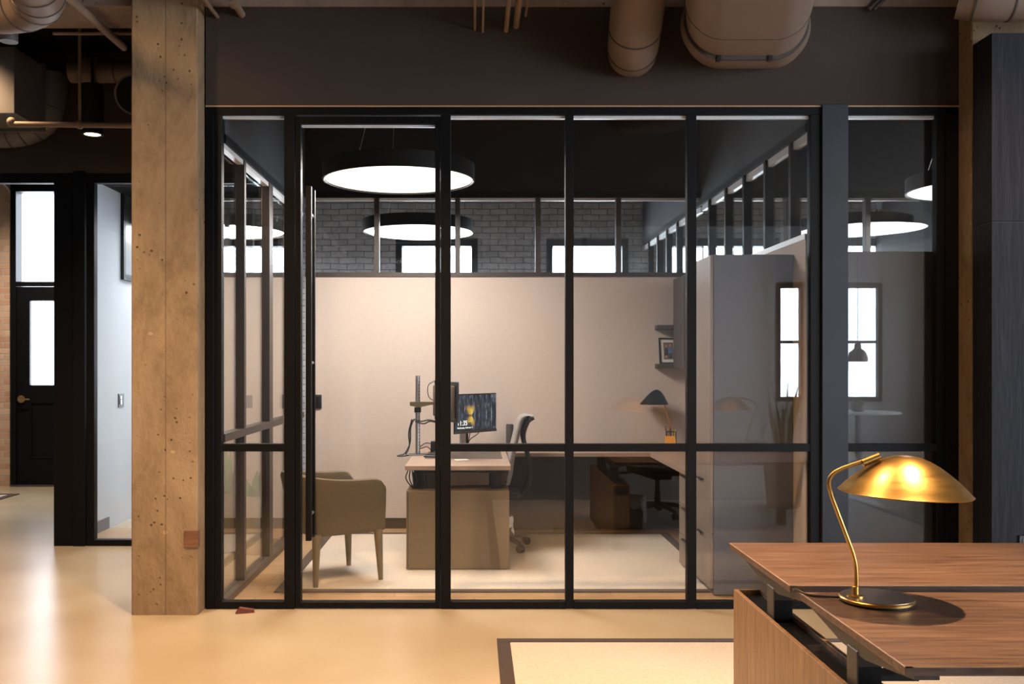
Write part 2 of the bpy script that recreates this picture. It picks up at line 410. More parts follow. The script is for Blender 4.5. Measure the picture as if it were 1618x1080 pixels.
# ------------------------------------------------------------------ setting
def st(name, mb, mat, label, cat, smooth=0):
    return tag(mb.build(name, mat, None, smooth), label, cat, None, 'structure')
def sthing(name, label, cat): return thing(name, label, cat, kind='structure')
def holes_wall(mb, x0, x1, z0, z1, y0, y1, holes):    # wall slab with rectangular openings
    xs = sorted({x0, x1, *[h[0] for h in holes], *[h[1] for h in holes]})
    for a, b in zip(xs, xs[1:]):
        m = (a+b)/2; cuts = sorted((h[2], h[3]) for h in holes if h[0] < m < h[1]); z = z0
        for lo, hi in cuts:
            if lo > z: mb.box(a, b, y0, y1, z, lo)
            z = hi
        if z < z1: mb.box(a, b, y0, y1, z, z1)
    return mb

YG = 5.80                                            # glass front
YB = 8.62                                            # back wall of the offices
YE = 11.6                                            # brick facade
XL, XR = -1.54, 2.05                                 # side walls of the lit office
st('floor', MB().box(-7.2, 8.8, -6.2, 12.0, -.12, 0), M_FLOOR, 'polished warm concrete floor of the open work area', 'floor')
st('floor_office', MB().box(XL, XR, YG+.07, YB, 0, .006), M_OAK, 'oak plank floor inside the glass-fronted office', 'floor')
st('floor_side_office', MB().box(-3.33, XL-.1, 7.88, YB, 0, .006), M_OAK, 'plank floor inside the office behind the concrete column', 'floor')
st('floor_right_office', MB().box(XR+.07, 4.9, YG+.07, YB, 0, .006), M_OAK, 'plank floor inside the office right of the wide steel post', 'floor')
st('ceiling', MB().box(-7.2, 8.8, -6.2, 6.17, 4.05, 4.2), M_CEIL, 'raw concrete ceiling over the open work area', 'ceiling')
st('ceiling_office', MB().box(-7.2, 8.8, 6.17, 12.0, 4.05, 4.2), M_BLACKCEIL, 'black painted ceiling over the glazed offices', 'ceiling')
st('beam', MB().box(-7.2, 8.8, 5.785, 6.17, 3.677, 4.06), M_BEAM, 'concrete beam running across above the dark wall', 'beam')
st('wall_upper', MB().box(fx(325), fx(1515), YG, 5.92, 3.071, 3.677), M_UPPER, 'dark brown plaster wall above the glass front', 'wall')
t_ = MB().box(fx(325), fx(1515), YG-.006, YG+.02, 3.066, 3.0745)
st('trim_1', t_, M_EDGE, 'thin bronze line where dark wall meets glass front', 'trim')
# columns
def column(x0, x1, y0, y1, label):
    mb = MB(); mb.box(x0, x1, y0, y1, -.01, 4.06, .008, 1)
    o = mb.build('column', M_COL, None, 0); tag(o, label, 'column', None, 'structure'); return o
column(-2.049, -1.653, 5.662, 6.12, 'rough concrete column left of the glass front')
column(2.958, 3.40, 5.652, 6.12, 'concrete column edge right of the glass front')

def frame_bar(parent, name, px0, px1, py0, py1, mat=M_BLACK, y0=YG, d=.06, b=.002):
    return MB().box(fx(px0), fx(px1), y0, y0+d, fz(py1), fz(py0), b, 1).build(name, mat, parent, 0)
WF = sthing('wall_front', 'black steel framed glass front of the offices', 'glass wall')
frame_bar(WF, 'header', 325, 1515, 168.5, 181)
frame_bar(WF, 'jamb', 325, 338, 181, 963, d=.10)
frame_bar(WF, 'jamb', 338.6, 350, 181, 962)
frame_bar(WF, 'mullion', 449, 465.5, 181, 962)
frame_bar(WF, 'mullion', 696, 712, 181, 963)
frame_bar(WF, 'mullion', 893.5, 906.5, 181, 961)
frame_bar(WF, 'mullion', 1086, 1100.5, 181, 961)
frame_bar(WF, 'mullion', 1280.5, 1296, 181, 962)
frame_bar(WF, 'steel_plate', 1297.5, 1338.5, 166, 963, M_PLATE, YG-.02, .10)
frame_bar(WF, 'jamb', 1480, 1493.5, 181, 962)
frame_bar(WF, 'jamb', 1494.5, 1515, 170, 963, d=.10)
BAYS = [(350, 449), (712, 893.5), (906.5, 1086), (1100.5, 1280.5), (1338.5, 1480)]
for a, b in BAYS:
    frame_bar(WF, 'rail', a, b, 701, 713)
    frame_bar(WF, 'sill', a, b, 950, 962)
    MB().box(fx(a), fx(b), YG+.03, YG+.055, fz(185.5), fz(181)).build('glazing_bead', M_TRACK, WF, 0)
    for p0, p1 in ((181, 701), (713, 950)):
        MB().box(fx(a), fx(b), YG+.018, YG+.028, fz(p1), fz(p0)).build('glass_pane', M_GLASS, WF, 0)
# glazed door
D1 = sthing('door_1', 'black framed glass door with a tall ladder pull', 'door')
frame_bar(D1, 'stile', 466.3, 475, 183.5, 960, y0=YG+.004)
frame_bar(D1, 'stile', 687.5, 695.4, 183.5, 960, y0=YG+.004)
frame_bar(D1, 'top_rail', 475, 687.5, 183.5, 195, y0=YG+.004)
frame_bar(D1, 'bottom_rail', 475, 687.5, 951, 960, y0=YG+.004)
MB().box(fx(475), fx(687.5), YG+.035, YG+.055, fz(198.5), fz(195)).build('glazing_bead', M_TRACK, D1, 0)
MB().box(fx(475), fx(687.5), YG+.02, YG+.032, fz(951), fz(195)).build('glass_pane', M_GLASS, D1, 0)
def pull(name, y, px0, px1, py0, py1):
    x = ((px0+px1)/2-VX)*y/F; r = (px1-px0)/2*y/F
    MB().box(x-r, x+r, y-r, y+r, EYE-(py1-VY)*y/F, EYE-(py0-VY)*y/F, .004).build(name, M_BLACK, D1)
    return x
hx = pull('handle', 5.725, 483.5, 492.5, 294, 853.5)
hx2 = pull('handle', 5.905, 491, 498, 300, 847.5)
for py in (337, 573, 814):
    z = EYE-(py-VY)*5.76/F
    MB().cyl((hx, 5.725, z), (hx2, 5.905, z), .009, seg=12).build('standoff', M_SILVER, D1)

# office side walls
def glazed_side(name, label, x, d, z_rail, posts, y0, y1, z_sill=None, post_mat=M_DARKBRONZE):
    s = sthing(name, label, 'wall'); x0, x1 = sorted((x, x+d))
    return s, x0, x1
WL = sthing('wall_left', 'glass side wall of the office with bronze posts', 'wall')
x0, x1 = XL-.07, XL
MB().box(x0, x1, YG+.062, YB, 2.915, 4.05).build('bulkhead', M_GREYWALL, WL, 0)
MB().box(x0-.005, x1+.005, YG+.062, YB, 2.86, 2.915).build('header', M_BLACK, WL, 0)
LP = [(6.35, .05), (7.13, .12), (7.95, .05)]
ys = [YG+.062]
for y, wd in LP:
    MB().box(x0, x1, y, y+wd, .0, 2.86, .002, 1).build('post', M_DARKBRONZE, WL, 0)
edges = [(YG+.062, 6.35), (6.40, 7.13), (7.25, 7.95), (8.0, YB-.04)]
MB().box(x0-.005, x1+.012, YG+.062, YB, 0, .05).build('sill', M_DARKBRONZE, WL, 0)
for a, b in edges:
    MB().box(x0, x1, a, b, 1.015, 1.065).build('rail', M_DARKBRONZE, WL, 0)
    MB().box(x0+.02, x1-.008, a, b, 2.83, 2.86).build('glazing_bead', M_TRACK, WL, 0)
    MB().box(x0+.03, x0+.04, a, b, .05, 1.015).build('glass_pane', M_GLASS, WL, 0)
    MB().box(x0+.03, x0+.04, a, b, 1.065, 2.795).build('glass_pane', M_GLASS, WL, 0)
WR = sthing('wall_right', 'beige dividing wall between the two offices with clerestory', 'wall')
x0, x1 = XR, XR+.07
MB().box(x0, x1, YG+.08, YB, 0, 2.27).build('panel', M_BEIGE, WR, 0)
MB().box(x0-.006, x1+.006, YG+.08, YB, 2.27, 2.305).build('sill', M_TRACK, WR, 0)
MB().box(x0-.004, x1+.004, YG+.08, YE, 2.935, 2.985).build('header', M_BLACK, WR, 0)
MB().box(x0, x1, YG+.08, YE, 2.985, 4.05).build('bulkhead', M_GREYWALL, WR, 0)
MB().box(x0, x1, YB+.09, YE, 2.27, 2.31).build('sill', M_BLACK, WR, 0)
MB().box(x0, x1, YB+.09, YE, 0, 2.27).build('panel', M_GREYWALL, WR, 0)
ps = [6.16, 6.70, 7.23, 7.76, 8.3]; prev = YG+.08
for y in ps+[YB]:
    if y < YB: MB().box(x0, x1, y, y+.045, 2.305, 2.935, .002, 1).build('post', M_BLACK, WR, 0)
    MB().box(x0+.018, x1-.02, prev, y, 2.885, 2.935).build('glazing_bead', M_TRACK, WR, 0)
    MB().box(x0+.03, x0+.04, prev, y, 2.305, 2.885).build('glass_pane', M_GLASS, WR, 0)
    prev = y+.045
prev = YB+.09
for y in (9.1, 9.62, 10.14, 10.66, 11.2, YE-.03):
    if y < 11.5: MB().box(x0, x1, y, y+.045, 2.31, 2.935).build('post', M_BLACK, WR, 0)
    MB().box(x0+.018, x1-.02, prev, y, 2.885, 2.935).build('glazing_bead', M_TRACK, WR, 0)
    MB().box(x0+.03, x0+.04, prev, y, 2.31, 2.885).build('glass_pane', M_GLASS, WR, 0)
    prev = y+.045
# back wall with clerestory
def back_wall(name, label, xa, xb, mull):
    s = sthing(name, label, 'wall')
    MB().box(xa, xb, YB, YB+.09, 0, 2.287).build('panel', M_BEIGE, s, 0)
    MB().box(xa, xb, YB-.012, YB+.10, 2.287, 2.327).build('sill', M_DARKBRONZE, s, 0)
    MB().box(xa, xb, YB-.008, YB+.098, 3.006, 3.06).build('header', M_BLACK, s, 0)
    MB().box(xa, xb, YB, YB+.09, 3.06, 4.05).build('bulkhead', M_BLACKWALL, s, 0)
    ms = [((m-VX)/174.0) for m in mull]; prev = xa
    for m in ms+[xb]:
        e = m-.023 if m < xb else xb
        if m < xb: MB().box(m-.023, m+.023, YB, YB+.08, 2.327, 3.006, .002, 1).build('mullion', M_DARKBRONZE, s, 0)
        MB().box(prev, e, YB+.03, YB+.06, 2.982, 3.006).build('glazing_bead', M_TRACK, s, 0)
        MB().box(prev, e, YB+.04, YB+.05, 2.327, 2.982).build('glass_pane', M_GLASS, s, 0)
        prev = m+.023
    return s
back_wall('wall_back', 'beige fabric back wall of the lit office under a clerestory', XL, XR, [595, 723, 850, 977.5])
back_wall('wall_back_left', 'beige back wall seen through the left glass side wall', -2.6, XL-.07, [300, 395])
back_wall('wall_back_right', 'beige back wall strip of the office right of the steel post', XR+.07, 4.9, [1242, 1372, 1500])
st('baseboard_back', MB().box(XL, .5, YB-.018, YB, .0, .10), M_DARKPANEL, 'dark baseboard along the beige back wall', 'baseboard')
st('wall_side_right', MB().box(4.9, 5.0, YG+.1, YE, 0, 4.05), M_BLACKWALL, 'end wall of the right office', 'wall')
# corridor office front behind the column
YL = 7.81
WC = sthing('wall_corridor', 'black framed glass front of the office behind the column', 'glass wall')
def lbar(name, x0, x1, z0, z1, mat=M_BLACK, y0=YL, d=.07): return MB().box(x0, x1, y0, y0+d, z0, z1, .002, 1).build(name, mat, WC, 0)
lbar('header', -7.0, XL-.09, 2.985, 3.067)
lbar('post', -3.463, -3.30, 0, 2.985, d=.16); lbar('post', -3.295, -3.20, 0, 3.08, M_BLACK, YL-.02, .14); lbar('post', -3.195, -3.13, 0, 2.985)
lbar('sill', -3.13, XL-.09, 0, .05)
lbar('glass_pane', -3.13, XL-.09, .05, 2.965, M_GLASS, YL+.03, .01)
st('wall_corridor_upper', MB().box(-7.0, XL-.08, YL, YL+.12, 3.067, 4.05), M_UPPER, 'dark plaster wall above the opening left of the column', 'wall')
st('wall_white', MB().box(-3.45, -3.33, YL+.17, YE, 0, 3.10), M_WHITEWALL, 'pale white wall seen beside the concrete column', 'wall')
st('wall_white_upper', MB().box(-3.45, -3.33, YL+.17, YE, 3.10, 4.05), M_BLACKWALL, 'black strip over the pale white wall', 'wall')
st('baseboard_left', MB().box(-3.33, -3.315, YL+.17, YB, 0, .11), M_CABINET, 'grey baseboard along the pale white wall', 'baseboard')
W9 = sthing('window_9', 'black framed clerestory in the pale white wall', 'window')
MB().box(-3.33, -3.30, 8.93, 10.6, 2.29, 2.345).build('frame', M_BLACK, W9, 0)
MB().box(-3.33, -3.30, 8.93, 8.98, 2.345, 3.10).build('frame', M_BLACK, W9, 0)
MB().box(-3.33, -3.318, 8.98, 10.6, 2.345, 3.10).build('pane', M_BLKMETAL, W9, 0)

# brick facade, windows
HW = .50
xs_win = [-2.9, -.464, 1.377, 3.22, 4.55]
st('wall_facade', holes_wall(MB(), -3.33, 5.0, 0, 3.95, YE, YE+.30, [(x-HW, x+HW, .85, 3.03) for x in xs_win]), M_BRICKGREY,
   'grey painted brick facade behind the offices', 'brick wall')
st('wall_corridor_brick', holes_wall(MB(), -7.2, -3.33, 0, 3.95, YE, YE+.30, [(-5.66, -4.62, 0, 3.72)]), M_BRICKRED,
   'weathered orange brick wall beside the black outside door', 'brick wall')
def window(n, x, y, label, hw=HW, z0=.85, z1=3.03, axis='x', d=.12):
    s = thing('window_%d' % n, label, 'window', kind='structure')
    def bx(a, b, p, q, z, zz):
        return MB().box(a, b, p, q, z, zz) if axis == 'x' else MB().box(p, q, a, b, z, zz)
    f = .075
    bx(x-hw, x-hw+f, y, y+d, z0, z1).build('frame', M_BLACK, s, 0); bx(x+hw-f, x+hw, y, y+d, z0, z1).build('frame', M_BLACK, s, 0)
    bx(x-hw+f, x+hw-f, y, y+d, z1-.095, z1).build('lintel', M_BLACK, s, 0); bx(x-hw+f, x+hw-f, y, y+d, z0, z0+.08).build('sill', M_BLACK, s, 0)
    zm = (z0+z1)/2; bx(x-hw+f, x+hw-f, y+.03, y+.08, zm-.025, zm+.025).build('meeting_rail', M_BLACK, s, 0)
    bx(x-hw+f, x+hw-f, y+.05, y+.056, z0+.08, z1-.095).build('pane', M_WGLASS, s, 0)
    return s
wl = ['bright facade window seen through the left glass side wall', 'bright facade window under the rear ring of light, left of two',
      'bright facade window right of the grey brick pier', 'bright facade window glimpsed above the tall grey cabinet', 'bright facade window glimpsed over the far right cabinet']
for i, x in enumerate(xs_win): window(i+1, x, YE-.012, wl[i], d=.2)
for x, hw, n in ((5.865, .26, 6), (6.95, .62, 7)):
    window(n, x, -6.1, ['narrow sash window behind the work area, mirrored in the glass', 'wide sash window behind the work area, mirrored by the steel post'][n-6], hw, .8, 3.0)
# rear shell of the open area
st('wall_rear', holes_wall(MB(), -7.2, 8.8, 0, 4.05, -6.2, -6.0, [(5.865-.26, 5.865+.26, .8, 3.0), (6.95-.62, 6.95+.62, .8, 3.0)]), M_REARWALL, 'grey wall at the rear of the work area', 'wall')
st('wall_west', MB().box(-7.2, -7.0, -6.0, YE, 0, 4.05), M_REARWALL, 'side wall left of the work area', 'wall')
mb = MB(); hs = [(y-1.05, y+1.05, .35, 3.6) for y in (-3.6, -1.0, 1.6)]  # unseen openings, added and sized to bring in more daylight
holes_wall(mb, -6.0, YE, 0, 4.05, 8.6, 8.8, hs); mb.xform(Matrix(((0, 1, 0, 0), (1, 0, 0, 0), (0, 0, 1, 0), (0, 0, 0, 1))))
st('wall_east', mb, M_REARWALL, 'side wall right of the work area with tall openings added for daylight', 'wall')

# outside door
D2 = sthing('door_2', 'black outside door with glazed upper half and transom', 'door')
yd = YE+.04
def dX(px): return (px-VX)*YE/F
def dZ(py): return EYE-(py-VY)*YE/F
for a, b in ((-5.66, dX(27)), (-4.70, -4.62)): MB().box(a, b, YE-.03, YE+.12, 0, 3.72).build('frame', M_BLACK, D2, 0)
MB().box(-5.60, -4.70, YE-.03, YE+.12, dZ(303), 3.72).build('frame', M_BLACK, D2, 0)
MB().box(-5.60, -4.70, YE-.02, YE+.10, dZ(452), dZ(445)).build('transom_rail', M_BLACK, D2, 0)
MB().box(-5.60, -4.70, yd, yd+.01, dZ(445), dZ(303)).build('transom_pane', M_WGLASS, D2, 0)
lf = MB()
holes_wall(lf, dX(24), -4.70, .01, dZ(453), YE-.0, YE+.05, [(dX(47), -4.88, dZ(608), dZ(475)), (dX(47), -4.88, dZ(724), dZ(634))])
leaf = lf.build('leaf', M_BLACK, D2, 0)
MB().box(dX(47), -4.88, YE+.012, YE+.035, dZ(724), dZ(634)).build('panel', M_BLACK, D2, 0)
mb = MB()
for za, zb, ya in ((dZ(634), dZ(634)-.02, 0), (dZ(724)+.02, dZ(724), 0)): mb.box(dX(47), -4.88, YE-.006, YE+.014, min(za, zb), max(za, zb), .004, 1)
mb.box(dX(47), dX(47)+.02, YE-.006, YE+.014, dZ(724), dZ(634), .004, 1)
mb.build('moulding', M_BLACK, D2, 0)
MB().box(dX(47), -4.88, YE+.02, YE+.026, dZ(608), dZ(475)).build('pane', M_WGLASS, D2, 0)
hc = Vector((dX(35), YE-.01, dZ(630)))
MB().cyl(hc, hc+Vector((0, -.02, 0)), .045, seg=24).cyl(hc+Vector((0, -.02, 0)), hc+Vector((0, -.06, 0)), .014, seg=12).tube([hc+Vector((-.01, -.055, 0)), hc+Vector((.06, -.058, 0)), hc+Vector((.12, -.055, -.004))], [.012, .011, .008], 10).build('handle', M_BRASSD, D2)
MB().box(-5.66, -4.62, YE-.04, YE+.02, 0, .02).build('threshold', M_LEGGREY, D2, 0)
# conduit by the door
tag(MB().tube(curve_pts([W(2, 288, 11.59), W(12, 296, 11.59), W(17.5, 312, 11.59), W(18, 360, 11.59), W(18, 447, 11.59)], 6), .012, 8).build('conduit', M_WHITEPL, None),
    'pale wire conduit running down beside the outside door frame', 'conduit')
# facing building outside the corridor door
ob = thing('building', 'pale neighbouring building seen through the outside door transom', 'building', (-10.2, 26, 0))
MB().box(-5.6, -1.95, 0, 5, 0, 9.8).build('wall', M_BLDG, ob, 0)
for z in (3.6, 4.9, 6.2):
    MB().box(-2.75, -2.15, -.04, .03, z, z+.9).build('window', M_BLDGD, ob, 0)


# ------------------------------------------------------------------ rugs
def rug(name, label, x0, x1, y0, y1, z=.0, b=.07, h=.007):
    t = thing(name, label, 'rug', ((x0+x1)/2, (y0+y1)/2, z))
    MB().box(x0+b, x1-b, y0+b, y1-b, z, z+h, .003, 1).build('field', M_RUG, t, 0, True)
    mb = MB()
    for q in ((x0, x1, y0, y0+b), (x0, x1, y1-b, y1), (x0, x0+b, y0+b, y1-b), (x1-b, x1, y0+b, y1-b)): mb.box(*q, z, z+h+.001, .002, 1)
    mb.build('border', M_RUGBORDER, t, 0, True); return t
rug('rug', 'ivory rug with dark brown binding in front under the walnut desks', .12, 4.2, 1.15, 5.16)
rug('rug', 'large ivory rug with dark binding inside the glass office', -1.31, 1.70, 6.19, 8.36, .006, .075)
rug('rug', 'white mat with black edge by the black outside door', -7.0, -5.22, 9.2, 10.9, 0, .09)
# ------------------------------------------------------------------ foreground double desk
BX = 1.11
bd = thing('bench_desk', 'walnut back-to-back height adjustable desk pair in the foreground', 'desk', (2.0, 3.3, 0))
def P_(mb, name, mat, sm=0): return mb.build(name, mat, bd, sm, True)
TOPZ = .72
for y0, y1 in ((3.343, 4.134), (2.448, 3.24)):
    o = P_(MB().box(BX, 2.95, y0, y1, TOPZ-.026, TOPZ, .0015, 1), 'table_top', M_WALNUT)
    e = MB().box(BX-.0012, BX+.02, y0-.0012, y1+.0012, TOPZ-.004, TOPZ-.0012).box(BX, 2.95, y0-.0012, y0+.01, TOPZ-.004, TOPZ-.0012)
    e.build('edge_band', M_EDGE, o, 0, True)
# gable box with recessed black channel
P_(MB().box(1.11, 1.128, 2.50, 4.07, .0085, .534, .001, 1), 'end_panel', M_WALNUTZ)
P_(MB().box(1.218, 1.236, 2.50, 4.07, .0085, .534, .001, 1), 'inner_panel', M_WALNUTZ)
P_(MB().box(1.128, 1.218, 2.50, 4.07, .44, .515), 'cable_channel', M_BLKMETAL)
for q in (4.052, 2.50): P_(MB().box(1.128, 1.218, q, q+.018, .0085, .534), 'edge_panel', M_WALNUTZ)
P_(MB().box(1.236, 2.83, 3.27, 3.31, .64, .69), 'crossbar', M_BLKMETAL)
for yc in (3.65, 2.86):
    lg = P_(MB().box(1.136, 1.208, yc-.04, yc+.04, .515, TOPZ-.075, .003, 1), 'leg', M_LEGGREY)
    MB().box(1.140, 1.2085, yc-.0405, yc+.036, .515, .60).build('leg_sleeve', M_BLKMETAL, lg, 0, True)
    yb = yc+.04
    P_(MB().prism([(yc-.40, TOPZ-.026), (yc-.40, TOPZ-.04), (yc-.09, TOPZ-.085), (yc+.09, TOPZ-.085), (yc+.40, TOPZ-.04), (yc+.40, TOPZ-.026)], 'x', 1.140, 1.205), 'bracket', M_LEGGREY)
    lg2 = P_(MB().box(2.80, 2.87, yc-.04, yc+.04, .0085, TOPZ-.026, .003, 1), 'leg', M_LEGGREY)
hl = P_(MB().prism([(3.00, .60), (3.03, .61), (3.045, .52), (3.0, .50)], 'x', 1.245, 1.275).box(1.245, 1.40, 2.99, 3.06, .50, .52), 'cable_clip', M_BLKPLASTIC)

# ------------------------------------------------------------------ brass lamps
SHADE = [(0, 1), (.10, .992), (.22, .955), (.36, .865), (.5, .735), (.64, .565), (.78, .37), (.9, .175), (.97, .045), (1.0, 0)]
def shade_mb(R, Hh, tilt, c, dirs=0):
    prof = [(max(r*R, .0005), h*Hh) for r, h in SHADE]
    inner = [(max(r*R-.003, .0005), h*Hh-.003) for r, h in reversed(SHADE)]
    Mx = Matrix.Rotation(tilt, 4, 'Y')
    return MB().lathe(prof+inner, c, 72, Mx, True)
def brass_lamp(label, loc, rz):
    t = thing('desk_lamp', label, 'lamp', loc, rz, 'brass desk lamps')
    MB().lathe([(.110, 0), (.115, .002), (.115, .004), (.110, .006)], (0, 0, 0), 64).build('foot', M_BLKPLASTIC, t)
    MB().lathe([(.112, .006), (.117, .008), (.117, .015), (.114, .0185)], (0, 0, 0), 72).build('base', M_BRASS, t)
    MB().lathe([(.112, .0185), (.112, .0200)], (0, 0, 0), 64).build('base_top', M_BRONZE, t)
    sx = -.070
    MB().lathe([(.026, .0200), (.026, .024), (.019, .026), (.011, .027), (.011, .052), (.0085, .054)], (sx, 0, 0), 32).build('collar', M_BRASS, t)
    up = lambda px, py: Vector(((px-1384)*3.11/F, 0, (954.5-py)*3.11/F))
    A, B, Cc, D, E = up(1352, 940), up(1352, 905), up(1309, 775), up(1332, 743), up(1372, 729)
    path = [A]+curve_pts([up(1352, 915), up(1350.5, 895), up(1346, 876)], 5)+curve_pts([up(1313, 788), up(1308.3, 767), up(1314.5, 752.5), up(1330, 743.5)], 6)+[E]
    MB().tube(path, .0068, 14).build('stem', M_BRASS, t)
    e1, e2 = up(1361, 735.5), up(1388, 724.5)
    MB().tube([e1+Vector((0, -.002, 0)), e2+Vector((0, -.002, 0))], .0125, 18).build('sleeve', M_BRASS, t)
    c = up(1428, 782)
    s = shade_mb(.206, .122, math.radians(2.0), c).build('lamp_shade', M_BRASS, t, 50)
    MB().sphere(c+Vector((-.055, -.03, .103)), .006, 10).build('screw', M_BLKMETAL, t)
    MB().cyl(c+Vector((0, 0, .03)), c+Vector((0, 0, .10)), .018).sphere(c+Vector((0, 0, .015)), .026, 14).build('bulb', M_WHITEPL, t)
    return t
lc = Vector((1.315, 3.105, TOPZ))
L1 = brass_lamp('brushed brass desk lamp with dished shade on the near walnut desk', lc, 0)
cp = [(-.112, .03, .009), (-.16, .055, .006), (-.20, .085, .005), (-.222, .12, .012), (-.226, .138, .008)]
MB().tube(curve_pts(cp, 8), .0042, 8).build('cord', M_BLKPLASTIC, L1)
L2 = dup(L1, (2.42, 2.98, TOPZ), PI, 'second brass desk lamp mirrored in the glass before the tall grey cabinet')

# ------------------------------------------------------------------ tall cabinets, pedestal, worktops
def tall_cabinet(label, x0, x1, ya, yb, h, split=None):
    t = thing('tall_cabinet', label, 'cabinet', ((x0+x1)/2, (ya+yb)/2, .0145), 0, 'tall grey cabinets')
    MB().box(x0+.02, x1, ya, yb, .016, h, .002, 1).build('body', M_CABINET, t, 0, True)
    MB().box(x0+.03, x1-.01, ya+.02, yb-.02, .0145, .05).build('plinth', M_BLKPLASTIC, t, 0, True)
    MB().box(x0, x0+.019, ya+.004, yb-.003, .76, h-.003, .001, 1).build('door', M_CABSIDE, t, 0, True)
    d = (.76-.05)/2
    for i in range(2):
        o = MB().box(x0, x0+.019, ya+.004, yb-.003, .052+i*d, .052+(i+1)*d-.004, .001, 1).build('drawer', M_CABSIDE, t, 0, True)
        MB().box(x0-.018, x0, (ya+yb)/2-.07, (ya+yb)/2+.07, .052+(i+1)*d-.03, .052+(i+1)*d-.022).build('pull_handle', M_BLKMETAL, o, 0, True)
    return t
tall_cabinet('tall grey cabinet at the right end of the lit office', 1.515, 2.045, 6.10, 6.60, 2.20)
tall_cabinet('tall grey cabinet in the office right of the steel post', 2.28, 2.93, 6.02, 6.55, 2.21)
dp = thing('drawer_pedestal', 'low taupe drawer unit behind the tall cabinet under the worktop', 'cabinet', (1.78, 6.83, .006))
MB().box(1.535, 2.04, 6.605, 7.04, .0145, .715).build('body', M_CABINET, dp, 0, True)
for z0, z1 in ((.03, .25), (.255, .475), (.48, .71)):
    o = MB().box(1.516, 1.534, 6.61, 7.035, z0, z1, .001, 1).build('drawer', M_CABSIDE, dp, 0, True)
    MB().box(1.50, 1.516, 6.75, 6.9, z1-.03, z1-.02).build('pull_handle', M_BLKMETAL, o, 0, True)
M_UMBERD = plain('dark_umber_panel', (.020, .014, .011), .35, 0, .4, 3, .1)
wt = thing('worktop', 'brown L-shaped worktop along the back and right walls', 'worktop', (1.2, 8.2, .72))
MB().prism([(.275, 7.95), (1.47, 7.95), (1.47, 6.605), (2.045, 6.605), (2.045, 8.612), (.275, 8.612)], 'z', .72, .75).build('top', M_DESKTOP, wt, 0, True)
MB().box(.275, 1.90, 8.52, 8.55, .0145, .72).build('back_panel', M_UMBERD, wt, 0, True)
# overhead cabinet and shelves
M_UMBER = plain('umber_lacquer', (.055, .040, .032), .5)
oc = thing('wall_cabinet', 'taupe wall cabinet hung on the right wall above the worktop', 'cabinet', (1.9, 8.3, 1.45))
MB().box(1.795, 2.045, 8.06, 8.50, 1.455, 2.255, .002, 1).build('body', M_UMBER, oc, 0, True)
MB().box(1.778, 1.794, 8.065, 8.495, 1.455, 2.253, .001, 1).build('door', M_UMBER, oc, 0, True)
MB().box(1.84, 1.96, 8.10, 8.16, 1.425, 1.455).build('task_light', M_BLKMETAL, oc, 0, True)
SHL = []
for py, lab in ((517, 'upper small dark shelf on the beige back wall'), (578, 'lower small dark shelf holding the photo frame')):
    z = EYE-(py-VY)*8.55/F
    s = MB().box(1.635, 2.045, 8.503 if False else 8.505, 8.618, z-.02, z+.02, .002, 1).build('wall_shelf', M_UMBER, None, 0)
    tag(s, lab, 'shelf', 'small wall shelves'); SHL.append(z+.02)
# photo frame leaning on lower shelf
pf = thing('photo_frame', 'black framed photo of two people on the lower wall shelf', 'picture frame', (1.745, 8.53, SHL[1]))
pf.rotation_euler = (math.radians(-9), 0, math.radians(6))
hw, hh = .085, .235
mb = MB()
for q in ((-hw, hw, 0, .012), (-hw, hw, hh-.012, hh), (-hw, -hw+.012, .012, hh-.012), (hw-.012, hw, .012, hh-.012)): mb.box(q[0], q[1], -.012, .006, q[2], q[3])
mb.build('frame', M_BLKMETAL, pf, 0)
MB().box(-hw+.012, hw-.012, -.004, .0, .012, hh-.012).build('mat', M_PAPER, pf, 0)
M_PHOTO = plain('photo_brown_ground', (.20, .11, .06), .5, 0, .5, 40, .4)
M_SKINP = plain('photo_skin_tone', (.50, .28, .19), .5); M_BLUEP = plain('photo_blue_shirt', (.10, .16, .34), .5); M_DKP = plain('photo_dark_clothes', (.02, .018, .02), .5)
ph = MB(); ph.box(-.045, .045, -.0055, -.004, .04, .195)
ph.mi = 3
ph.prism([(-.034, .075), (-.004, .075), (-.006, .135), (-.018, .148), (-.032, .135)], 'y', -.0065, -.0055)
ph.mi = 2
ph.prism([(-.004, .095), (.034, .095), (.034, .140), (.016, .155), (.0, .142)], 'y', -.0068, -.0055)
ph.mi = 3
ph.prism([(.0, .05), (.030, .05), (.032, .095), (.0, .095)], 'y', -.0066, -.0055)
ph.mi = 1
for cx, cz in ((-.019, .160), (.016, .168)): ph.prism([(cx+.0095*math.cos(a*PI/6), cz+.012*math.sin(a*PI/6)) for a in range(12)], 'y', -.0068, -.0055)
ph.prism([(-.034, .055), (-.014, .055), (-.012, .075), (-.032, .075)], 'y', -.0066, -.0055)
ph.build('print', [M_PHOTO, M_SKINP, M_BLUEP, M_DKP], pf, 0)
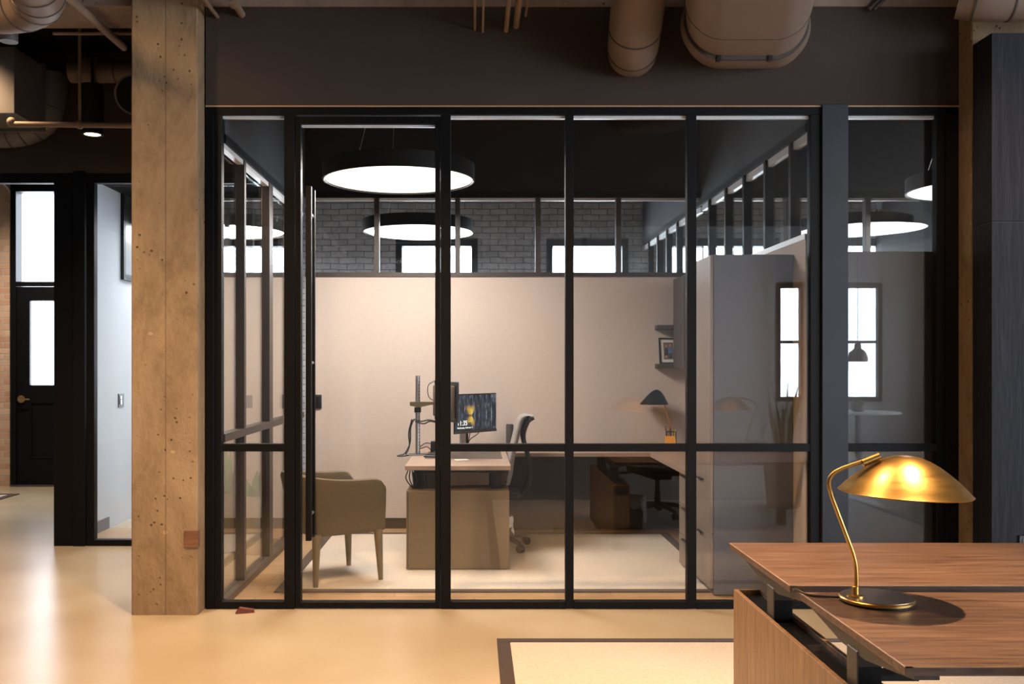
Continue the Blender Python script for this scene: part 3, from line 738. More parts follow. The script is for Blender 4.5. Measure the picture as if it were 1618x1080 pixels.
# black lamp on the worktop
bl = thing('desk_lamp', 'black domed desk lamp with brass stem on the back worktop', 'lamp', (1.75, 8.47, .75))
q = lambda px, py: Vector(((px-VX)*8.47/F-1.75, 0, EYE-(py-VY)*8.47/F-.75))
MB().lathe([(.085, 0), (.088, .003), (.088, .010), (.084, .013)], (0, 0, 0), 40).build('base', M_BLKMETAL, bl)
MB().tube([(0.0, 0, .013)]+curve_pts([q(1056, 690), q(1059, 671), q(1053, 650), q(1047, 628)], 6), .007, 10).build('stem', M_BRASSD, bl)
top = [(.0, 1), (.12, .985), (.28, .90), (.46, .73), (.64, .50), (.82, .24), (.95, .06), (1, 0)]
c = q(1033.5, 638); R = .127; Hh = .128; rings = []
for r, h in top+[(max(r-.02, 0), h-.02) for r, h in reversed(top)]:
    rings.append([(c.x+.022*max(h, 0)+max(r, .004)*R*math.cos(a*PI/24)*(1.0+.02*h), c.y+max(r, .004)*R*math.sin(a*PI/24), c.z+h*Hh) for a in range(48)])
MB().ring_loft(rings).build('lamp_shade', M_BLACK, bl, 50)
# pencil cup
pc = thing('pencil_cup', 'black mesh pencil cup with orange pad and markers', 'pencil cup', (1.72, 8.31, .75))
mb = MB()
for k in range(14):
    a = 2*PI*k/14; mb.cyl((.045*math.cos(a), .045*math.sin(a), 0), (.045*math.cos(a), .045*math.sin(a), .155), .0022, seg=6)
for z in (.002, .055, .105, .155): mb.tube([(.046*math.cos(2*PI*k/24), .046*math.sin(2*PI*k/24), z) for k in range(24)], .0025, 6, True)
mb.lathe([(.044, 0), (.044, .003)], (0, 0, 0), 24); mb.build('mesh_body', M_BLKMETAL, pc)
def pen(m, dx, dy, tx, ty, ln, label, kind='marker'):
    a = Vector((1.72+dx, 8.31+dy, .756)); b = a+Vector((tx, ty, ln+.03))
    d = b-a
    tag(MB().tube([a, a+d*.8, a+d*.82, b], [.005, .005, .0055, .004], 10).build(kind, m, None), label, 'marker', 'markers in the pencil cup')
pen(M_GREENP, .025, 0, .010, 0, .135, 'yellow green marker standing in the black mesh cup')
pen(M_PURPLE, -.02, .01, -.028, .0, .165, 'plum marker leaning left in the black mesh cup')
pen(M_BLKPLASTIC, 0, .02, .0, .01, .15, 'black pen standing in the black mesh cup', 'pen')
op = MB().box(-.045, .045, -.004, .004, 0, .12, .001, 1)
op.xform(Matrix.Translation((1.70, 8.235, .752)) @ Matrix.Rotation(math.radians(-14), 4, 'X') @ Matrix.Rotation(math.radians(0), 4, 'Y'))
tag(op.build('note_pad', M_ORANGE, None, 0), 'orange note pad leaning on the black mesh cup', 'note pad')
# speaker cylinder
sp = thing('speaker', 'dark cylindrical speaker on the worktop beside the task chair', 'speaker', (.309, 8.36, .75))
MB().lathe([(.030, 0), (.033, .004), (.033, .208), (.030, .213)], (0, 0, 0), 32).build('body', plain('speaker_cloth', (.045, .036, .034), .8), sp)
MB().lathe([(.028, .213), (.028, .216)], (0, 0, 0), 32).build('top_cap', M_BLKPLASTIC, sp)

# ------------------------------------------------------------------ lit office desk
od = thing('desk', 'taupe laminate desk running back to the beige wall', 'desk', (-.12, 7.7, .006))
MB().box(-.503, .262, 6.86, 8.605, .728, .762, .002, 1).build('table_top', M_DESKTOP, od, 0, True)
pd_ = MB().box(-.493, .25, 6.845, 7.17, .02, .58, .002, 1).build('pedestal', M_LAMINATE, od, 0, True)
MB().box(-.483, -.478, 6.8435, 6.85, .024, .576).build('panel_joint', M_DARKPANEL, pd_, 0, True)
MB().box(-.47, .23, 6.86, 7.15, .0145, .022).build('plinth', M_BLKPLASTIC, od, 0, True)
for y in (7.02, 8.3):
    for x in (-.42, .16):
        o = MB().box(x-.035, x+.035, y-.03, y+.03, .58 if y < 7.5 else .0145, .70, .002, 1).build('leg', M_BLKMETAL, od, 0, True)
    MB().box(-.44, .19, y-.03, y+.03, .70, .728).build('crossbar', M_BLKMETAL, od, 0, True)
MB().box(-.40, -.22, 7.0, 7.15, .582, .70, .004, 1).build('control_box', M_DARKPANEL, od, 0, True)
for k in range(4):
    x = -.485+.012*k
    pts = [(x, 6.98, .725), (x-.02+.014*k, 6.97, .66), (x+.02, 6.96, .60), (x+.045+.01*k, 6.98, .586), (x+.07+.01*k, 7.0, .60), (x+.085, 7.0, .70)]
    MB().tube(curve_pts(pts, 6), .0045, 6).build('cable', M_BLKPLASTIC, od, 60, True)
ZT = .762
# monitor riser post with arm (left)
ma = thing('monitor_mount', 'perforated silver post with monitor arm on the desk edge', 'monitor mount', (-.459, 7.65, ZT))
MB().box(-.075, .065, -.06, .06, 0, .008, .003, 1).build('base', M_BLKMETAL, ma, 0)
mb = MB(); mb.cyl((0, 0, .008), (0, 0, .64), .019, seg=20); 
mb.build('post', M_SILVER, ma)
mb = MB()
for k in range(24): mb.cyl((.0135, -.0135, .03+k*.0255), (.0150, -.0150, .03+k*.0255), .0045, seg=8)
mb.build('post_holes', M_BLKMETAL, ma)
MB().cyl((0, 0, .345), (0, 0, .385), .028).build('collar', M_BLKMETAL, ma)
M_ARM = plain('olive_bronze_arm', (.13, .10, .055), .45, .2)
MB().prism([(-.062, .43), (-.062, .40), (.012, .385), (.10, .405), (.15, .41), (.15, .43)], 'y', -.03, .03).build('arm', M_ARM, ma, 0)
for k, pts in enumerate([[(-.03, -.02, .29), (-.055, -.03, .22), (-.06, -.03, .10), (-.10, -.05, .02), (-.145, -.08, .006), (-.15, -.13, .006), (-.11, -.14, .006), (-.07, -.09, .008)],
                         [(-.03, -.02, .29), (.03, -.03, .275), (.09, -.03, .285), (.16, -.02, .27)], [(-.02, -.025, .275), (.05, -.03, .255), (.10, -.03, .275), (.17, -.02, .26)],
                         [(-.045, -.028, .29), (-.07, -.03, .18), (-.065, -.03, .08), (-.09, -.06, .012)],
                         [(.15, -.02, .43), (.09, 0, .47), (.085, 0, .56), (.14, .02, .60)]]):
    MB().tube(curve_pts(pts, 6), .006 if k < 4 else .0035, 8).build('cable', M_BLKPLASTIC, ma)
# first monitor, seen from the back and edge-on
def monitor(label, c, nrm, wd, ht, back_mat, stand=None):
    t = thing('monitor', label, 'monitor', c, math.atan2(nrm[0], -nrm[1]), 'monitors on the office desk')
    MB().box(-wd/2, wd/2, -.002, .014, -ht/2, ht/2, .004, 1).build('bezel', M_BLKPLASTIC, t, 0)
    MB().box(-wd/2+.03, wd/2-.03, .014, .04, -ht/2+.03, ht/2-.03, .012, 2).build('back_shell', back_mat, t)
    MB().box(-wd/2, wd/2, -.006, .012, -ht/2-.0, -ht/2+.022, .002, 1).build('chin', M_LEGGREY, t, 0)
    return t
M_MONBACK = plain('bronze_monitor_back', (.085, .060, .040), .5)
m1 = monitor('dark monitor seen from behind at the door post', (-.215, 7.40, 1.205), (.93, .37), .52, .31, M_MONBACK)
MB().box(-.245, .245, -.004, -.001, -.125, .14).build('screen', M_BLKMETAL, m1, 0)
MB().lathe([(.0, .0), (.055, .0), (.06, .006), (.0, .008)], (0, .04, 0), 28, Matrix.Rotation(-PI/2, 4, 'X')).build('mount_plate', M_ARM, m1)
wd, ht = .538, .335
m2 = monitor('monitor showing a forest sunset lock screen with the time', (.01, 8.15, 1.075), (.743, -.669), wd, ht, M_BLKPLASTIC)
scr = MB().box(-wd/2+.010, wd/2-.010, -.0045, -.002, -ht/2+.026, ht/2-.010).build('screen', screen_mat(wd-.02, ht-.036), m2, 0)
M_TXT = emit('screen_lettering', (1, 1, 1, 1), 1.2)
def text(name, body, size, parent, loc, rot, mat):
    cu = bpy.data.curves.new(name, 'FONT'); cu.body = body; cu.size = size; cu.extrude = .0003; cu.materials.append(mat)
    tmp = bpy.data.objects.new(name, cu); C.objects.link(tmp); bpy.context.view_layer.update()
    me = bpy.data.meshes.new_from_object(tmp.evaluated_get(bpy.context.evaluated_depsgraph_get())); me.name = name
    bpy.data.objects.remove(tmp); o = bpy.data.objects.new(name, me); C.objects.link(o); o.parent = parent; o.location = loc; o.rotation_euler = rot; return o
text('clock_text', '11:35', .058, scr, (-wd/2+.028, -.0055, -.098), (PI/2, 0, 0), M_TXT)
text('date_text', 'Wednesday, February 11', .0195, scr, (-wd/2+.028, -.0055, -.125), (PI/2, 0, 0), M_TXT)
MB().box(-.135, -.075, .045, .065, -.31, -.12, .002, 1).build('stand', M_SILVER, m2, 0)
MB().box(-.075, -.045, .046, .064, -.31, -.12, .002, 1).build('stand_spine', M_BLKMETAL, m2, 0)
MB().box(-.22, .02, -.06, .15, -.313, -.303, .003, 1).build('stand_base', M_BLKMETAL, m2, 0)
MB().tube(curve_pts([(.10, .03, -.15), (.07, .05, -.19), (-.02, .05, -.23), (-.06, .05, -.30)], 6), .004, 6).build('cable', M_BLKPLASTIC, m2)
MB().tube(curve_pts([(-.02, .04, -.15), (-.03, .05, -.21), (-.05, .05, -.30)], 6), .004, 6).build('cable', M_BLKPLASTIC, m2)
tag(MB().box(-.385, .215, 7.36, 7.95, ZT, ZT+.004, .001, 1).build('desk_mat', plain('dark_taupe_mat', (.085, .062, .05), .5), None, 0), 'dark desk mat in front of the monitors', 'desk mat')
kb = thing('keyboard', 'black keyboard lying on the dark desk mat', 'keyboard', (-.30, 7.62, ZT+.0042), math.radians(78))
MB().box(-.20, .20, -.06, .06, 0, .014, .003, 1).build('body', M_BLKPLASTIC, kb, 0)
mb = MB()
for r in range(5):
    for k in range(14): mb.box(-.19+k*.0272, -.19+k*.0272+.022, -.053+r*.0215, -.053+r*.0215+.017, .014, .020)
mb.build('keys', plain('black_keycaps', (.02, .02, .022), .5), kb, 0)
mb = MB().box(-.05, .05, -.035, .035, 0, .003); mb.xform(Matrix.Translation((-.10, 7.27, ZT)) @ Matrix.Rotation(.25, 4, 'Z'))
tag(mb.build('note_paper', M_PAPER, None, 0), 'white slip of paper at the front desk edge', 'paper')
mb = MB().box(-.03, .03, -.04, .04, 0, .006); mb.xform(Matrix.Translation((-.215, 7.29, ZT)) @ Matrix.Rotation(-.2, 4, 'Z'))
tag(mb.build('note_pad', M_PAPER, None, 0), 'small white note pad beside the paper slip', 'note pad')
dk = thing('cable_hub', 'small black hub with looped cables beside the monitor arm', 'hub', (-.335, 7.88, ZT+.0042))
MB().box(-.03, .05, -.04, .04, 0.0, .09, .006, 2).build('body', M_BLKPLASTIC, dk)
MB().tube(curve_pts([(-.03, 0, .07), (-.07, -.01, .075), (-.11, -.02, .05), (-.125, -.02, .03), (-.10, -.02, .035), (-.06, -.02, .045), (-.03, -.01, .02)], 6), .004, 6).build('cable', M_BLKPLASTIC, dk)

# ------------------------------------------------------------------ armchair
ac = thing('armchair', 'olive tweed tub armchair with tapered wooden legs', 'armchair', (-1.0, 6.64, .0145), math.atan2(.22, .36))
def u_path(n):
    pts = []; hx_, hy, rr = .275, .285, .17
    def seg(a, b, m): return [(a[0]+(b[0]-a[0])*i/m, a[1]+(b[1]-a[1])*i/m) for i in range(m)]
    pts += seg((hx_, -hy), (-hx_+rr, -hy), 12)
    pts += [(-hx_+rr-rr*math.sin(a*PI/2/10), -hy+rr-rr*math.cos(a*PI/2/10)) for a in range(10)]
    pts += seg((-hx_, -hy+rr), (-hx_, hy-rr), 8)
    pts += [(-hx_+rr-rr*math.cos(a*PI/2/10), hy-rr+rr*math.sin(a*PI/2/10)) for a in range(10)]
    pts += seg((-hx_+rr, hy), (hx_, hy), 12)+[(hx_, hy)]
    return pts
up_ = u_path(0); n = len(up_); rings = []; rings_in = []
for i, (x, y) in enumerate(up_):
    a = up_[max(i-1, 0)]; b = up_[min(i+1, n-1)]
    tx, ty = b[0]-a[0], b[1]-a[1]; L = math.hypot(tx, ty); nx, ny = ty/L, -tx/L           # outward
    if nx*x+ny*y < 0: nx, ny = -nx, -ny
    e = min(i, n-1-i)*.034                                                              # distance from arm front end
    back = max(0, min(1, (.12-x)/.40))
    zt = .700+.040*back*back
    if e < .10: zt -= .055*(1-math.sqrt(max(0, 1-(1-e/.10)**2)))
    zb = .345 - .0*back
    th = .055
    fl = .035
    O = lambda k, z: (x+nx*k, y+ny*k, z)
    rings.append([O(-.05, zb), O(-.012, zb-.004), O(.0, zb+.02), O(.012, (zb+zt)*.5), O(.018+fl*back*.8, zt-.03), O(.010+fl*back*.8, zt-.006), O(-.015+fl*back*.6, zt), O(-.04+fl*back*.4, zt-.006), O(-.05+fl*back*.3, zt-.03), O(-th, (zb+zt)*.5), O(-th, zb+.02)])
mb = MB(); mb.ring_loft(rings); 
for f in mb.bm.faces:
    cc = f.calc_center_median(); nn = f.normal
sh = mb.build('shell', M_CHAIRFAB, ac, 50)
MB().box(-.235, .265, -.235, .235, .33, .455, .035, 3).build('seat_cushion', M_CHAIRFAB, ac)
MB().box(-.21, .24, -.24, .24, .325, .35, .008, 1).build('seat_frame', M_CHAIRFAB, ac)
for lx, ly in ((-.21, -.24), (.235, -.255), (.235, .255), (-.21, .24)):
    MB().tube([(lx*1.06, ly*1.06, 0), (lx, ly, .345)], [.0165, .031], 16).build('leg', M_CHAIRLEG, ac)
# ------------------------------------------------------------------ task chairs
def task_chair(label, loc, rz):
    t = thing('task_chair', label, 'office chair', loc, rz, 'mesh task chairs')    # faces +x
    hub = MB().cyl((0, 0, .07), (0, 0, .13), .035).build('hub', M_BLKPLASTIC, t)
    for k in range(5):
        a = 2*PI*k/5+1.08; d = Vector((math.cos(a), math.sin(a), 0))
        l = MB().tube([d*.03+Vector((0, 0, .11)), d*.17+Vector((0, 0, .10)), d*.31+Vector((0, 0, .07))], [.026, .022, .016], 10).build('base_arm', M_BLKPLASTIC, t)
        p = d*.31; q_ = Vector((-d.y, d.x, 0))
        MB().cyl(p-q_*.022+Vector((0, 0, .03)), p+q_*.022+Vector((0, 0, .03)), .03, seg=18).cyl(p+Vector((0, 0, .03)), p+Vector((0, 0, .075)), .008, seg=8).build('caster', M_BLKPLASTIC, l)
    MB().cyl((0, 0, .13), (0, 0, .36), .024).cyl((0, 0, .13), (0, 0, .24), .032).build('gas_lift', M_BLKMETAL, t)
    MB().box(-.12, .14, -.10, .10, .36, .41, .02, 2).build('tilt_mechanism', M_BLKPLASTIC, t)
    MB().box(-.22, .25, -.245, .245, .41, .475, .03, 3).build('seat', plain('charcoal_seat', (.03, .028, .028), .9), t)
    prof = [(-.215, .52), (-.235, .60), (-.245, .68), (-.262, .78), (-.285, .88), (-.305, .97), (-.325, 1.03), (-.355, 1.065), (-.395, 1.075), (-.42, 1.062)]
    prof = [(p.x+.085, p.z) for p in curve_pts([(a, 0, b) for a, b in prof], 4)]
    rings = []
    for x, z in prof:
        wv = .20+.045*math.sin(PI*min(1, max(0, (z-.5)/.55)))
        ring = []
        for k in range(13):
            v = -1+k/6; ring.append((x+.035*v*v, wv*v, z))
        rings.append(ring+[(p[0]-.012, p[1], p[2]-.002) for p in reversed(ring)])
    MB().ring_loft(rings).build('backrest', M_MESHGREY, t, 60)
    for s in (-1, 1):
        MB().tube(curve_pts([(-.08, .06*s, .40), (-.21, .07*s, .42), (-.30, .085*s, .56), (-.285, .10*s, .74), (-.245, .13*s, .90), (-.275, .17*s, 1.02), (-.322, .18*s, 1.058)], 6), [.016]*37, 10).build('back_frame', M_BLKPLASTIC, t)
        MB().tube(curve_pts([(-.08, .22*s, .42), (-.05, .29*s, .46), (-.03, .30*s, .58), (-.02, .30*s, .64)], 6), .015, 10).build('arm_post', M_BLKPLASTIC, t)
        MB().box(-.12, .12, .26 if s > 0 else -.34, .34 if s > 0 else -.26, .64, .665, .01, 2).build('arm_pad', M_BLKPLASTIC, t)
    return t
T1 = task_chair('grey mesh task chair pushed in at the lit office desk', (.145, 7.68, .0145), PI)
T2 = dup(T1, (1.80, 2.30, .0085), PI/2-.2, 'task chair at the near walnut desk, mirrored low in the glass')
# ------------------------------------------------------------------ bins
def bin_(label, loc, r, h, drop):
    t = thing('waste_bin', label, 'waste bin', loc, 0, 'lined waste bins')
    MB().lathe([(r*.82, 0), (r, h-.01), (r+.006, h), (r-.004, h), (r*.80, .01)], (0, 0, 0), 36).build('bucket', M_BLKPLASTIC, t)
    rnd = random.Random(3); rings = []
    for j in range(8):
        f = j/7; ring = []
        for k in range(48):
            a = 2*PI*k/48
            dr = drop*(.55+.35*math.sin(a*2+1)+.18*math.sin(a*5))
            rr = r+.010+.010*math.sin(a*9)*f+.006*math.sin(a*17+j)
            z = h+.006-dr*max(0, f-.0)
            ring.append((rr*math.cos(a), rr*math.sin(a), max(z, .012)))
        rings.append(ring)
    inner = [[((r-.012)*math.cos(2*PI*k/48), (r-.012)*math.sin(2*PI*k/48), h-.08) for k in range(48)], [((r-.004)*math.cos(2*PI*k/48), (r-.004)*math.sin(2*PI*k/48), h+.008) for k in range(48)]]
    MB().ring_loft(inner+rings, False).build('liner', M_BAG, t, 70)
    return t
bin_('bin with white liner just right of the taupe desk pedestal', (.160, 7.315, .0145), .125, .305, .16)
bin_('bin with white liner under the walnut desk, mirrored in the glass', (1.39, 3.14, .0085), .13, .30, .22)
# ------------------------------------------------------------------ ring pendants
def pendant(label, loc, dia, mat, hw_=.115, rod=.75):
    t = thing('pendant_light', label, 'pendant light', loc, 0, 'round drum pendant lights')
    R = dia/2
    MB().lathe([(R, 0), (R+.004, .002), (R+.004, hw_), (R-.008, hw_), (R-.012, .012), (R-.006, 0)], (0, 0, 0), 96, cap=False).build('drum', M_BLACK, t, 40)
    MB().lathe([(R-.012, .012), (R-.012, .016)], (0, 0, 0), 96).build('diffuser', mat, t, 0)
    l = bpy.data.lights.new('diffuser_glow', 'AREA'); l.shape = 'DISK'; l.size = 2*(R-.013)
    l.color = (1, .93, .86) if mat is M_LIGHT else (.97, .98, 1); l.energy = (38 if mat is M_LIGHT else 20)*PI*PI*(R-.013)**2
    lo = bpy.data.objects.new('diffuser_glow', l); C.objects.link(lo); lo.parent = t; lo.location = (0, 0, .008)
    MB().lathe([(R-.01, hw_-.012), (R-.01, hw_-.004)], (0, 0, 0), 64).build('lid', M_BLACK, t, 0)
    for k in range(3):
        a = 2*PI*k/3+.5; MB().cyl((.42*R*2*.9*math.cos(a), .42*R*2*.9*math.sin(a), hw_-.01), (.1*math.cos(a), .1*math.sin(a), hw_+rod), .0022, seg=6).build('suspension_wire', M_SILVER, t)
    MB().lathe([(.13, hw_+rod-.02), (.13, hw_+rod)], (0, 0, 0), 32).build('canopy', M_BLKMETAL, t)
    return t
pendant('large round drum pendant glowing white inside the lit office', (-.574, 7.20, 2.88), 1.14, M_LIGHT, .12, 1.02)
PB = pendant('round drum pendant behind the clerestory of the lit office', (-.59, 9.86, 2.86), 1.14, M_LIGHT2, .12, 1.04)
dup(PB, (-2.86, 9.86, 2.86), 0, 'round drum pendant seen through the left glass side wall')
dup(PB, (4.05, 7.55, 2.875), 0, 'round drum pendant cut by the right jamb of the far right pane')
dup(PB, (3.94, 9.88, 2.87), 0, 'round drum pendant above the far right tall cabinet')
dup(PB, (1.70-.2, 10.0, 3.30), 0, 'x') if False else None
# ------------------------------------------------------------------ wall plates
def plate(label, px, py, y, wpx, hpx, cat='thermostat', name='thermostat'):
    c_ = W(px, py, y); s_ = y/F
    t = thing(name, label, cat, c_)
    MB().box(-wpx*s_/2, wpx*s_/2, -.018, 0, -hpx*s_/2, hpx*s_/2, .006, 2).build('body', M_BLKPLASTIC, t)
    MB().box(-wpx*s_/2+.012, wpx*s_/2-.012, -.0195, -.018, -hpx*s_/2+.015, hpx*s_/2-.02, .0).build('display', M_BLKMETAL, t, 0)
    return t
plate('black wall control on the beige wall beside the door pull', 503, 634, YB, 11, 22)
plate('black wall control seen through the left glass side wall', 393, 634, YB, 12, 20)
sw = thing('light_switch', 'black switch plate with white rocker on the white wall', 'light switch', (-3.33, 8.93, 1.155))
MB().box(0, .008, -.07, .07, -.065, .065, .003, 1).build('plate', M_BLKPLASTIC, sw)
MB().box(.008, .014, -.035, .0, -.04, .005, .002, 1).build('rocker', M_WHITEPL, sw)
MB().box(.008, .013, -.035, .0, .012, .04, .002, 1).build('slide', M_SILVER, sw)
# door stop wedge
dw = MB().prism([(-.055, 0), (.055, 0), (.055, .016), (-.03, .034)], 'y', -.02, .02)
dw.xform(Matrix.Translation((-1.385, 5.72, 0.0)) @ Matrix.Rotation(.28, 4, 'Z'))
tag(dw.build('door_wedge', M_REDWOOD, None, 0), 'small red-brown wooden door wedge on the concrete floor', 'door wedge')
# wood patch in the column
M_BLOCK = wood('weathered_block', [(.3, (.08, .035, .018, 1)), (.5, (.14, .065, .035, 1)), (.75, (.21, .11, .06, 1))], 'x', .8, 1.5, .2)
tag(MB().box(W(291, 0, 5.66).x, W(313, 0, 5.66).x, 5.655, 5.70, fz(865, 5.66), fz(838, 5.66), .002, 1).build('wood_block', M_BLOCK, None, 0), 'reddish wood block set into the concrete column near its foot', 'wood block')
# dark panelled cabinet at right
dc = thing('panelled_cabinet', 'tall blackened oak panelled cabinet at the right edge', 'cabinet', (3.5, 5.5, 0))
zs = EYE+(VY-350)*5.414/F; ztop = 3.384
MB().box(2.949, 4.3, 5.414, 5.62, 0, zs-.003, .001, 1).build('lower_panel', M_DARKWOOD, dc, 0, True)
MB().box(2.949, 4.3, 5.414, 5.62, zs+.003, ztop, .001, 1).build('upper_panel', M_DARKWOOD, dc, 0, True)
MB().box(2.96, 4.29, 5.43, 5.60, zs-.01, zs+.01).build('seam', M_BLKPLASTIC, dc, 0, True)
ot = thing('wall_outlet', 'black outlet on the dark panelled cabinet at the right edge', 'outlet', W(1617, 856, 5.414))
MB().box(-.03, .04, -.012, 0, -.04, .04, .003, 1).build('plate', M_BLKPLASTIC, ot)
MB().box(-.012, .02, -.015, -.012, -.025, .025, .002, 1).build('socket', M_LEGGREY, ot)

# ------------------------------------------------------------------ ducts and pipes overhead
def rings_on(path, r, idx, name, parent, w_=.012, sx=1.0, up=None):
    for i in idx:
        P = [Vector(p) for p in path]; d = (P[min(i+1, len(P)-1)]-P[max(i-1, 0)]).normalized()
        MB().tube([P[i]-d*w_/2, P[i]+d*w_/2], r+.004, 40, sx=sx, up=up).build(name, M_SEAM, parent)
def duct(label, pts, r, seams, mat=M_DUCT, sub=6, name='round_duct'):
    path = curve_pts(pts, sub); t = thing(name, label, 'duct', pts[0])
    MB().tube(path, r, 40).build('pipe', mat, t, 50, True)
    for i in seams:
        d = (path[min(i+1, len(path)-1)]-path[max(i-1, 0)]).normalized()
        MB().tube([path[i]-d*.005, path[i]+d*.005], r+.004, 40).build('seam', M_SEAM, t, 50, True)
    return t
t = duct('round painted duct bending out of the dark wall', [W(999, 84, 5.82), W(1000, 76, 5.62), W(1003, 50, 5.42), W(1009, 0, 5.20), W(1020, -75, 4.95), W(1032, -150, 4.8)], .148, [7, 13])
def oval_duct():
    t = thing('oval_duct', 'wide flat oval duct running out of the dark wall', 'duct', W(1180, 50, 5.8))
    def sec(px, py, y, a, b):                        # stadium section: half width a, half height b
        c_ = W(px, py, y); out = []
        for k in range(48):
            th = 2*PI*k/48; cx = (a-b) if math.cos(th) > 0 else -(a-b)
            out.append((c_.x+cx+b*math.cos(th), c_.y, c_.z+b*math.sin(th)))
        return out
    MB().ring_loft([sec(1177, 50, 5.798, .375, .228), sec(1178, 40, 5.45, .375, .236), sec(1180, 34, 5.30, .352, .215)]).build('collar', M_DUCT, t, 60, True)
    MB().ring_loft([sec(1180, 33.5, 5.31, .350, .222), sec(1180, 31, 5.27, .350, .222)]).build('flange', M_SEAM, t, 60, True)
    MB().ring_loft([sec(1180, 31, 5.29, .338, .208), sec(1184, -2, 4.95, .335, .205), sec(1196, -95, 4.4, .335, .205)]).build('body', M_DUCT, t, 60, True)
    MB().ring_loft([sec(1183.6, 1, 4.985, .339, .208), sec(1183.8, 0, 4.975, .339, .208)]).build('seam', M_SEAM, t, 60, True)
    for px in (1135, 1216):
        c_ = W(px, 93, 5.28)
        MB().box(c_.x-.012, c_.x+.012, c_.y-.02, c_.y+.02, c_.z-.012, c_.z+.025).build('clip', M_BLKMETAL, t, 0, True)
oval_duct()
def pipe(label, a, b, r, mat=M_PIPE, cat='pipe', group=None, name='pipe'):
    o = MB().tube([a, b], r, 14).build(name, mat, None); return tag(o, label, cat, group)
for px, py, r, lab in ((750.5, 50, .008, 'leftmost thin pipe of the bundle above the dark wall'), (762.5, 53, .0075, 'second thin pipe of the bundle above the dark wall'), (799.5, 51, .014, 'third and straight thick pipe of the bundle above the wall'),
                       (815, 44, .019, 'thickest pipe of the bundle above the dark wall'), (830, 28, .008, 'rightmost short pipe of the bundle above the dark wall')):
    p = W(px, py, 5.83); pipe(lab, p, Vector((p.x, 3.9, p.z+.0)), r, group='pipes above the dark wall')
p = W(346, 30, 5.83); pipe('thin slanting pipe next to the concrete column top', p, Vector((p.x, 4.2, p.z)), .012)
p = W(384, 26, 5.83)
t = thing('sprinkler_pipe', 'short pipe with clamp near the column top', 'pipe', p)
MB().tube([p, Vector((p.x, 4.2, p.z+.05))], .022, 14).build('pipe', M_PIPE, t, 35, True)
MB().box(p.x-.07, p.x+.07, 5.50, 5.53, p.z+.02, p.z+.05).cyl((p.x, 5.55, p.z), (p.x, 5.62, p.z), .034).build('clamp', M_PIPE, t, 35, True)
# joint strap at the beam, right part
p = W(1388, 2, 5.76); tag(MB().tube([p+Vector((-.06, 0, -.05)), p+Vector((.05, 0, .06))], .012, 8).tube([p+Vector((-.03, 0, -.05)), p+Vector((.08, 0, .06))], .012, 8).build('hanger_rod', M_SEAM, None), 'dark double hanger strap on the concrete beam', 'hanger')
duct('round duct with seams over the dark cabinet at the top right', [W(1518, -6, 5.45), W(1560, -2, 5.40), W(1640, -4, 5.36), W(1760, -8, 5.32)], .125, [4, 9, 12], M_DUCT)
# fluted deck behind
mb = MB(); pts = []; x = 3.0
while x < 5.2:
    pts += [(x, 3.66), (x+.03, 3.66), (x+.04, 3.63), (x+.07, 3.63)]; x += .08
poly = pts+[(x, 3.70), (3.0, 3.70)]
tag(MB().box(3.42, 5.2, 5.68, 5.72, 3.3, 3.67).build('metal_panel', M_DECK, None, 0), 'pale galvanised panel behind the dark cabinet top', 'metal panel', None)
# --- left ducts
duct('fat spiral duct elbow at the top left corner', [W(-190, 15, 5.6), W(-60, 14, 5.5), W(20, 12, 5.4), W(58, -2, 5.25), W(52, -30, 5.0), W(20, -90, 4.6), W(-20, -160, 4.2)], .140, [6, 10, 14, 18, 21, 24, 27, 30], M_DUCT)
tag(MB().lathe([(.050, 0), (.050, .07), (.046, .072)], W(14, 66, 5.55), 28).build('duct_stub', M_DUCTG, None), 'small round duct stub under the top left duct', 'duct stub')
pipe('diagonal grey pipe running back under the beam at top left', W(103, -8, 5.5), W(196, 75, 6.3), .025)
pipe('thin pipe hung along the underside of the beam', W(84, 53, 6.19), W(214, 53, 6.19), .010, M_PIPE)
t = thing('sprinkler_line', 'thin brown pipe run with vertical drop left of the column', 'pipe', W(126, 197, 6.9))
MB().tube([W(14, 196, 6.9), W(214, 198, 6.9)], .021, 12).build('run', M_PIPE, t, 35, True)
MB().tube([W(126, 196, 6.9), W(126, 19.5, 6.9)], .011, 10).build('drop', M_PIPE, t, 35, True)
for q in (W(126, 197, 6.9), W(18, 192, 6.9)): MB().sphere(q, .032, 12).build('fitting', M_PIPE, t, 35, True)
tb = thing('rectangular_duct', 'grey rectangular duct left of the column', 'duct', W(-20, 120, 6.95))
xr = -727/1500*6.95
MB().box(xr-.9, xr, 6.95, 7.42, 3.33, 3.82, .004, 1).build('body', M_DUCTG, tb, 0, True)
MB().box(xr-.9, xr+.012, 7.40, 7.43, 3.31, 3.84).build('flange', M_DUCTG, tb, 0, True)
duct('spiral duct elbow under the rectangular duct', [W(-120, 207, 7.59), W(-10, 207, 7.59), W(36, 203, 7.59), W(66, 186, 7.59), W(77, 150, 7.59), W(78, 118, 7.59)], .135, [5, 9, 12, 15, 18, 21], M_DUCTG)
t = duct('round duct passing behind the column under the black ceiling', [W(112, 114, 7.58), W(160, 114, 7.58), W(240, 114, 7.58)], .085, [4, 8, 11], M_DUCT)
MB().tube([W(137, 114, 7.58), W(157, 116, 7.58)], .125, 40).build('band', M_DUCT, t, 50, True)
dd = thing('round_duct', 'open dark duct end hugging the column', 'duct', W(214, 150, 6.7))
MB().tube([W(214, 150, 6.6), W(222, 152, 7.2)], .14, 40).build('pipe', M_DUCTG, dd, 50, True)
MB().tube([W(214, 150, 6.59), W(214, 150, 6.61)], .126, 40).build('opening', M_BLACKCEIL, dd, 50, True)
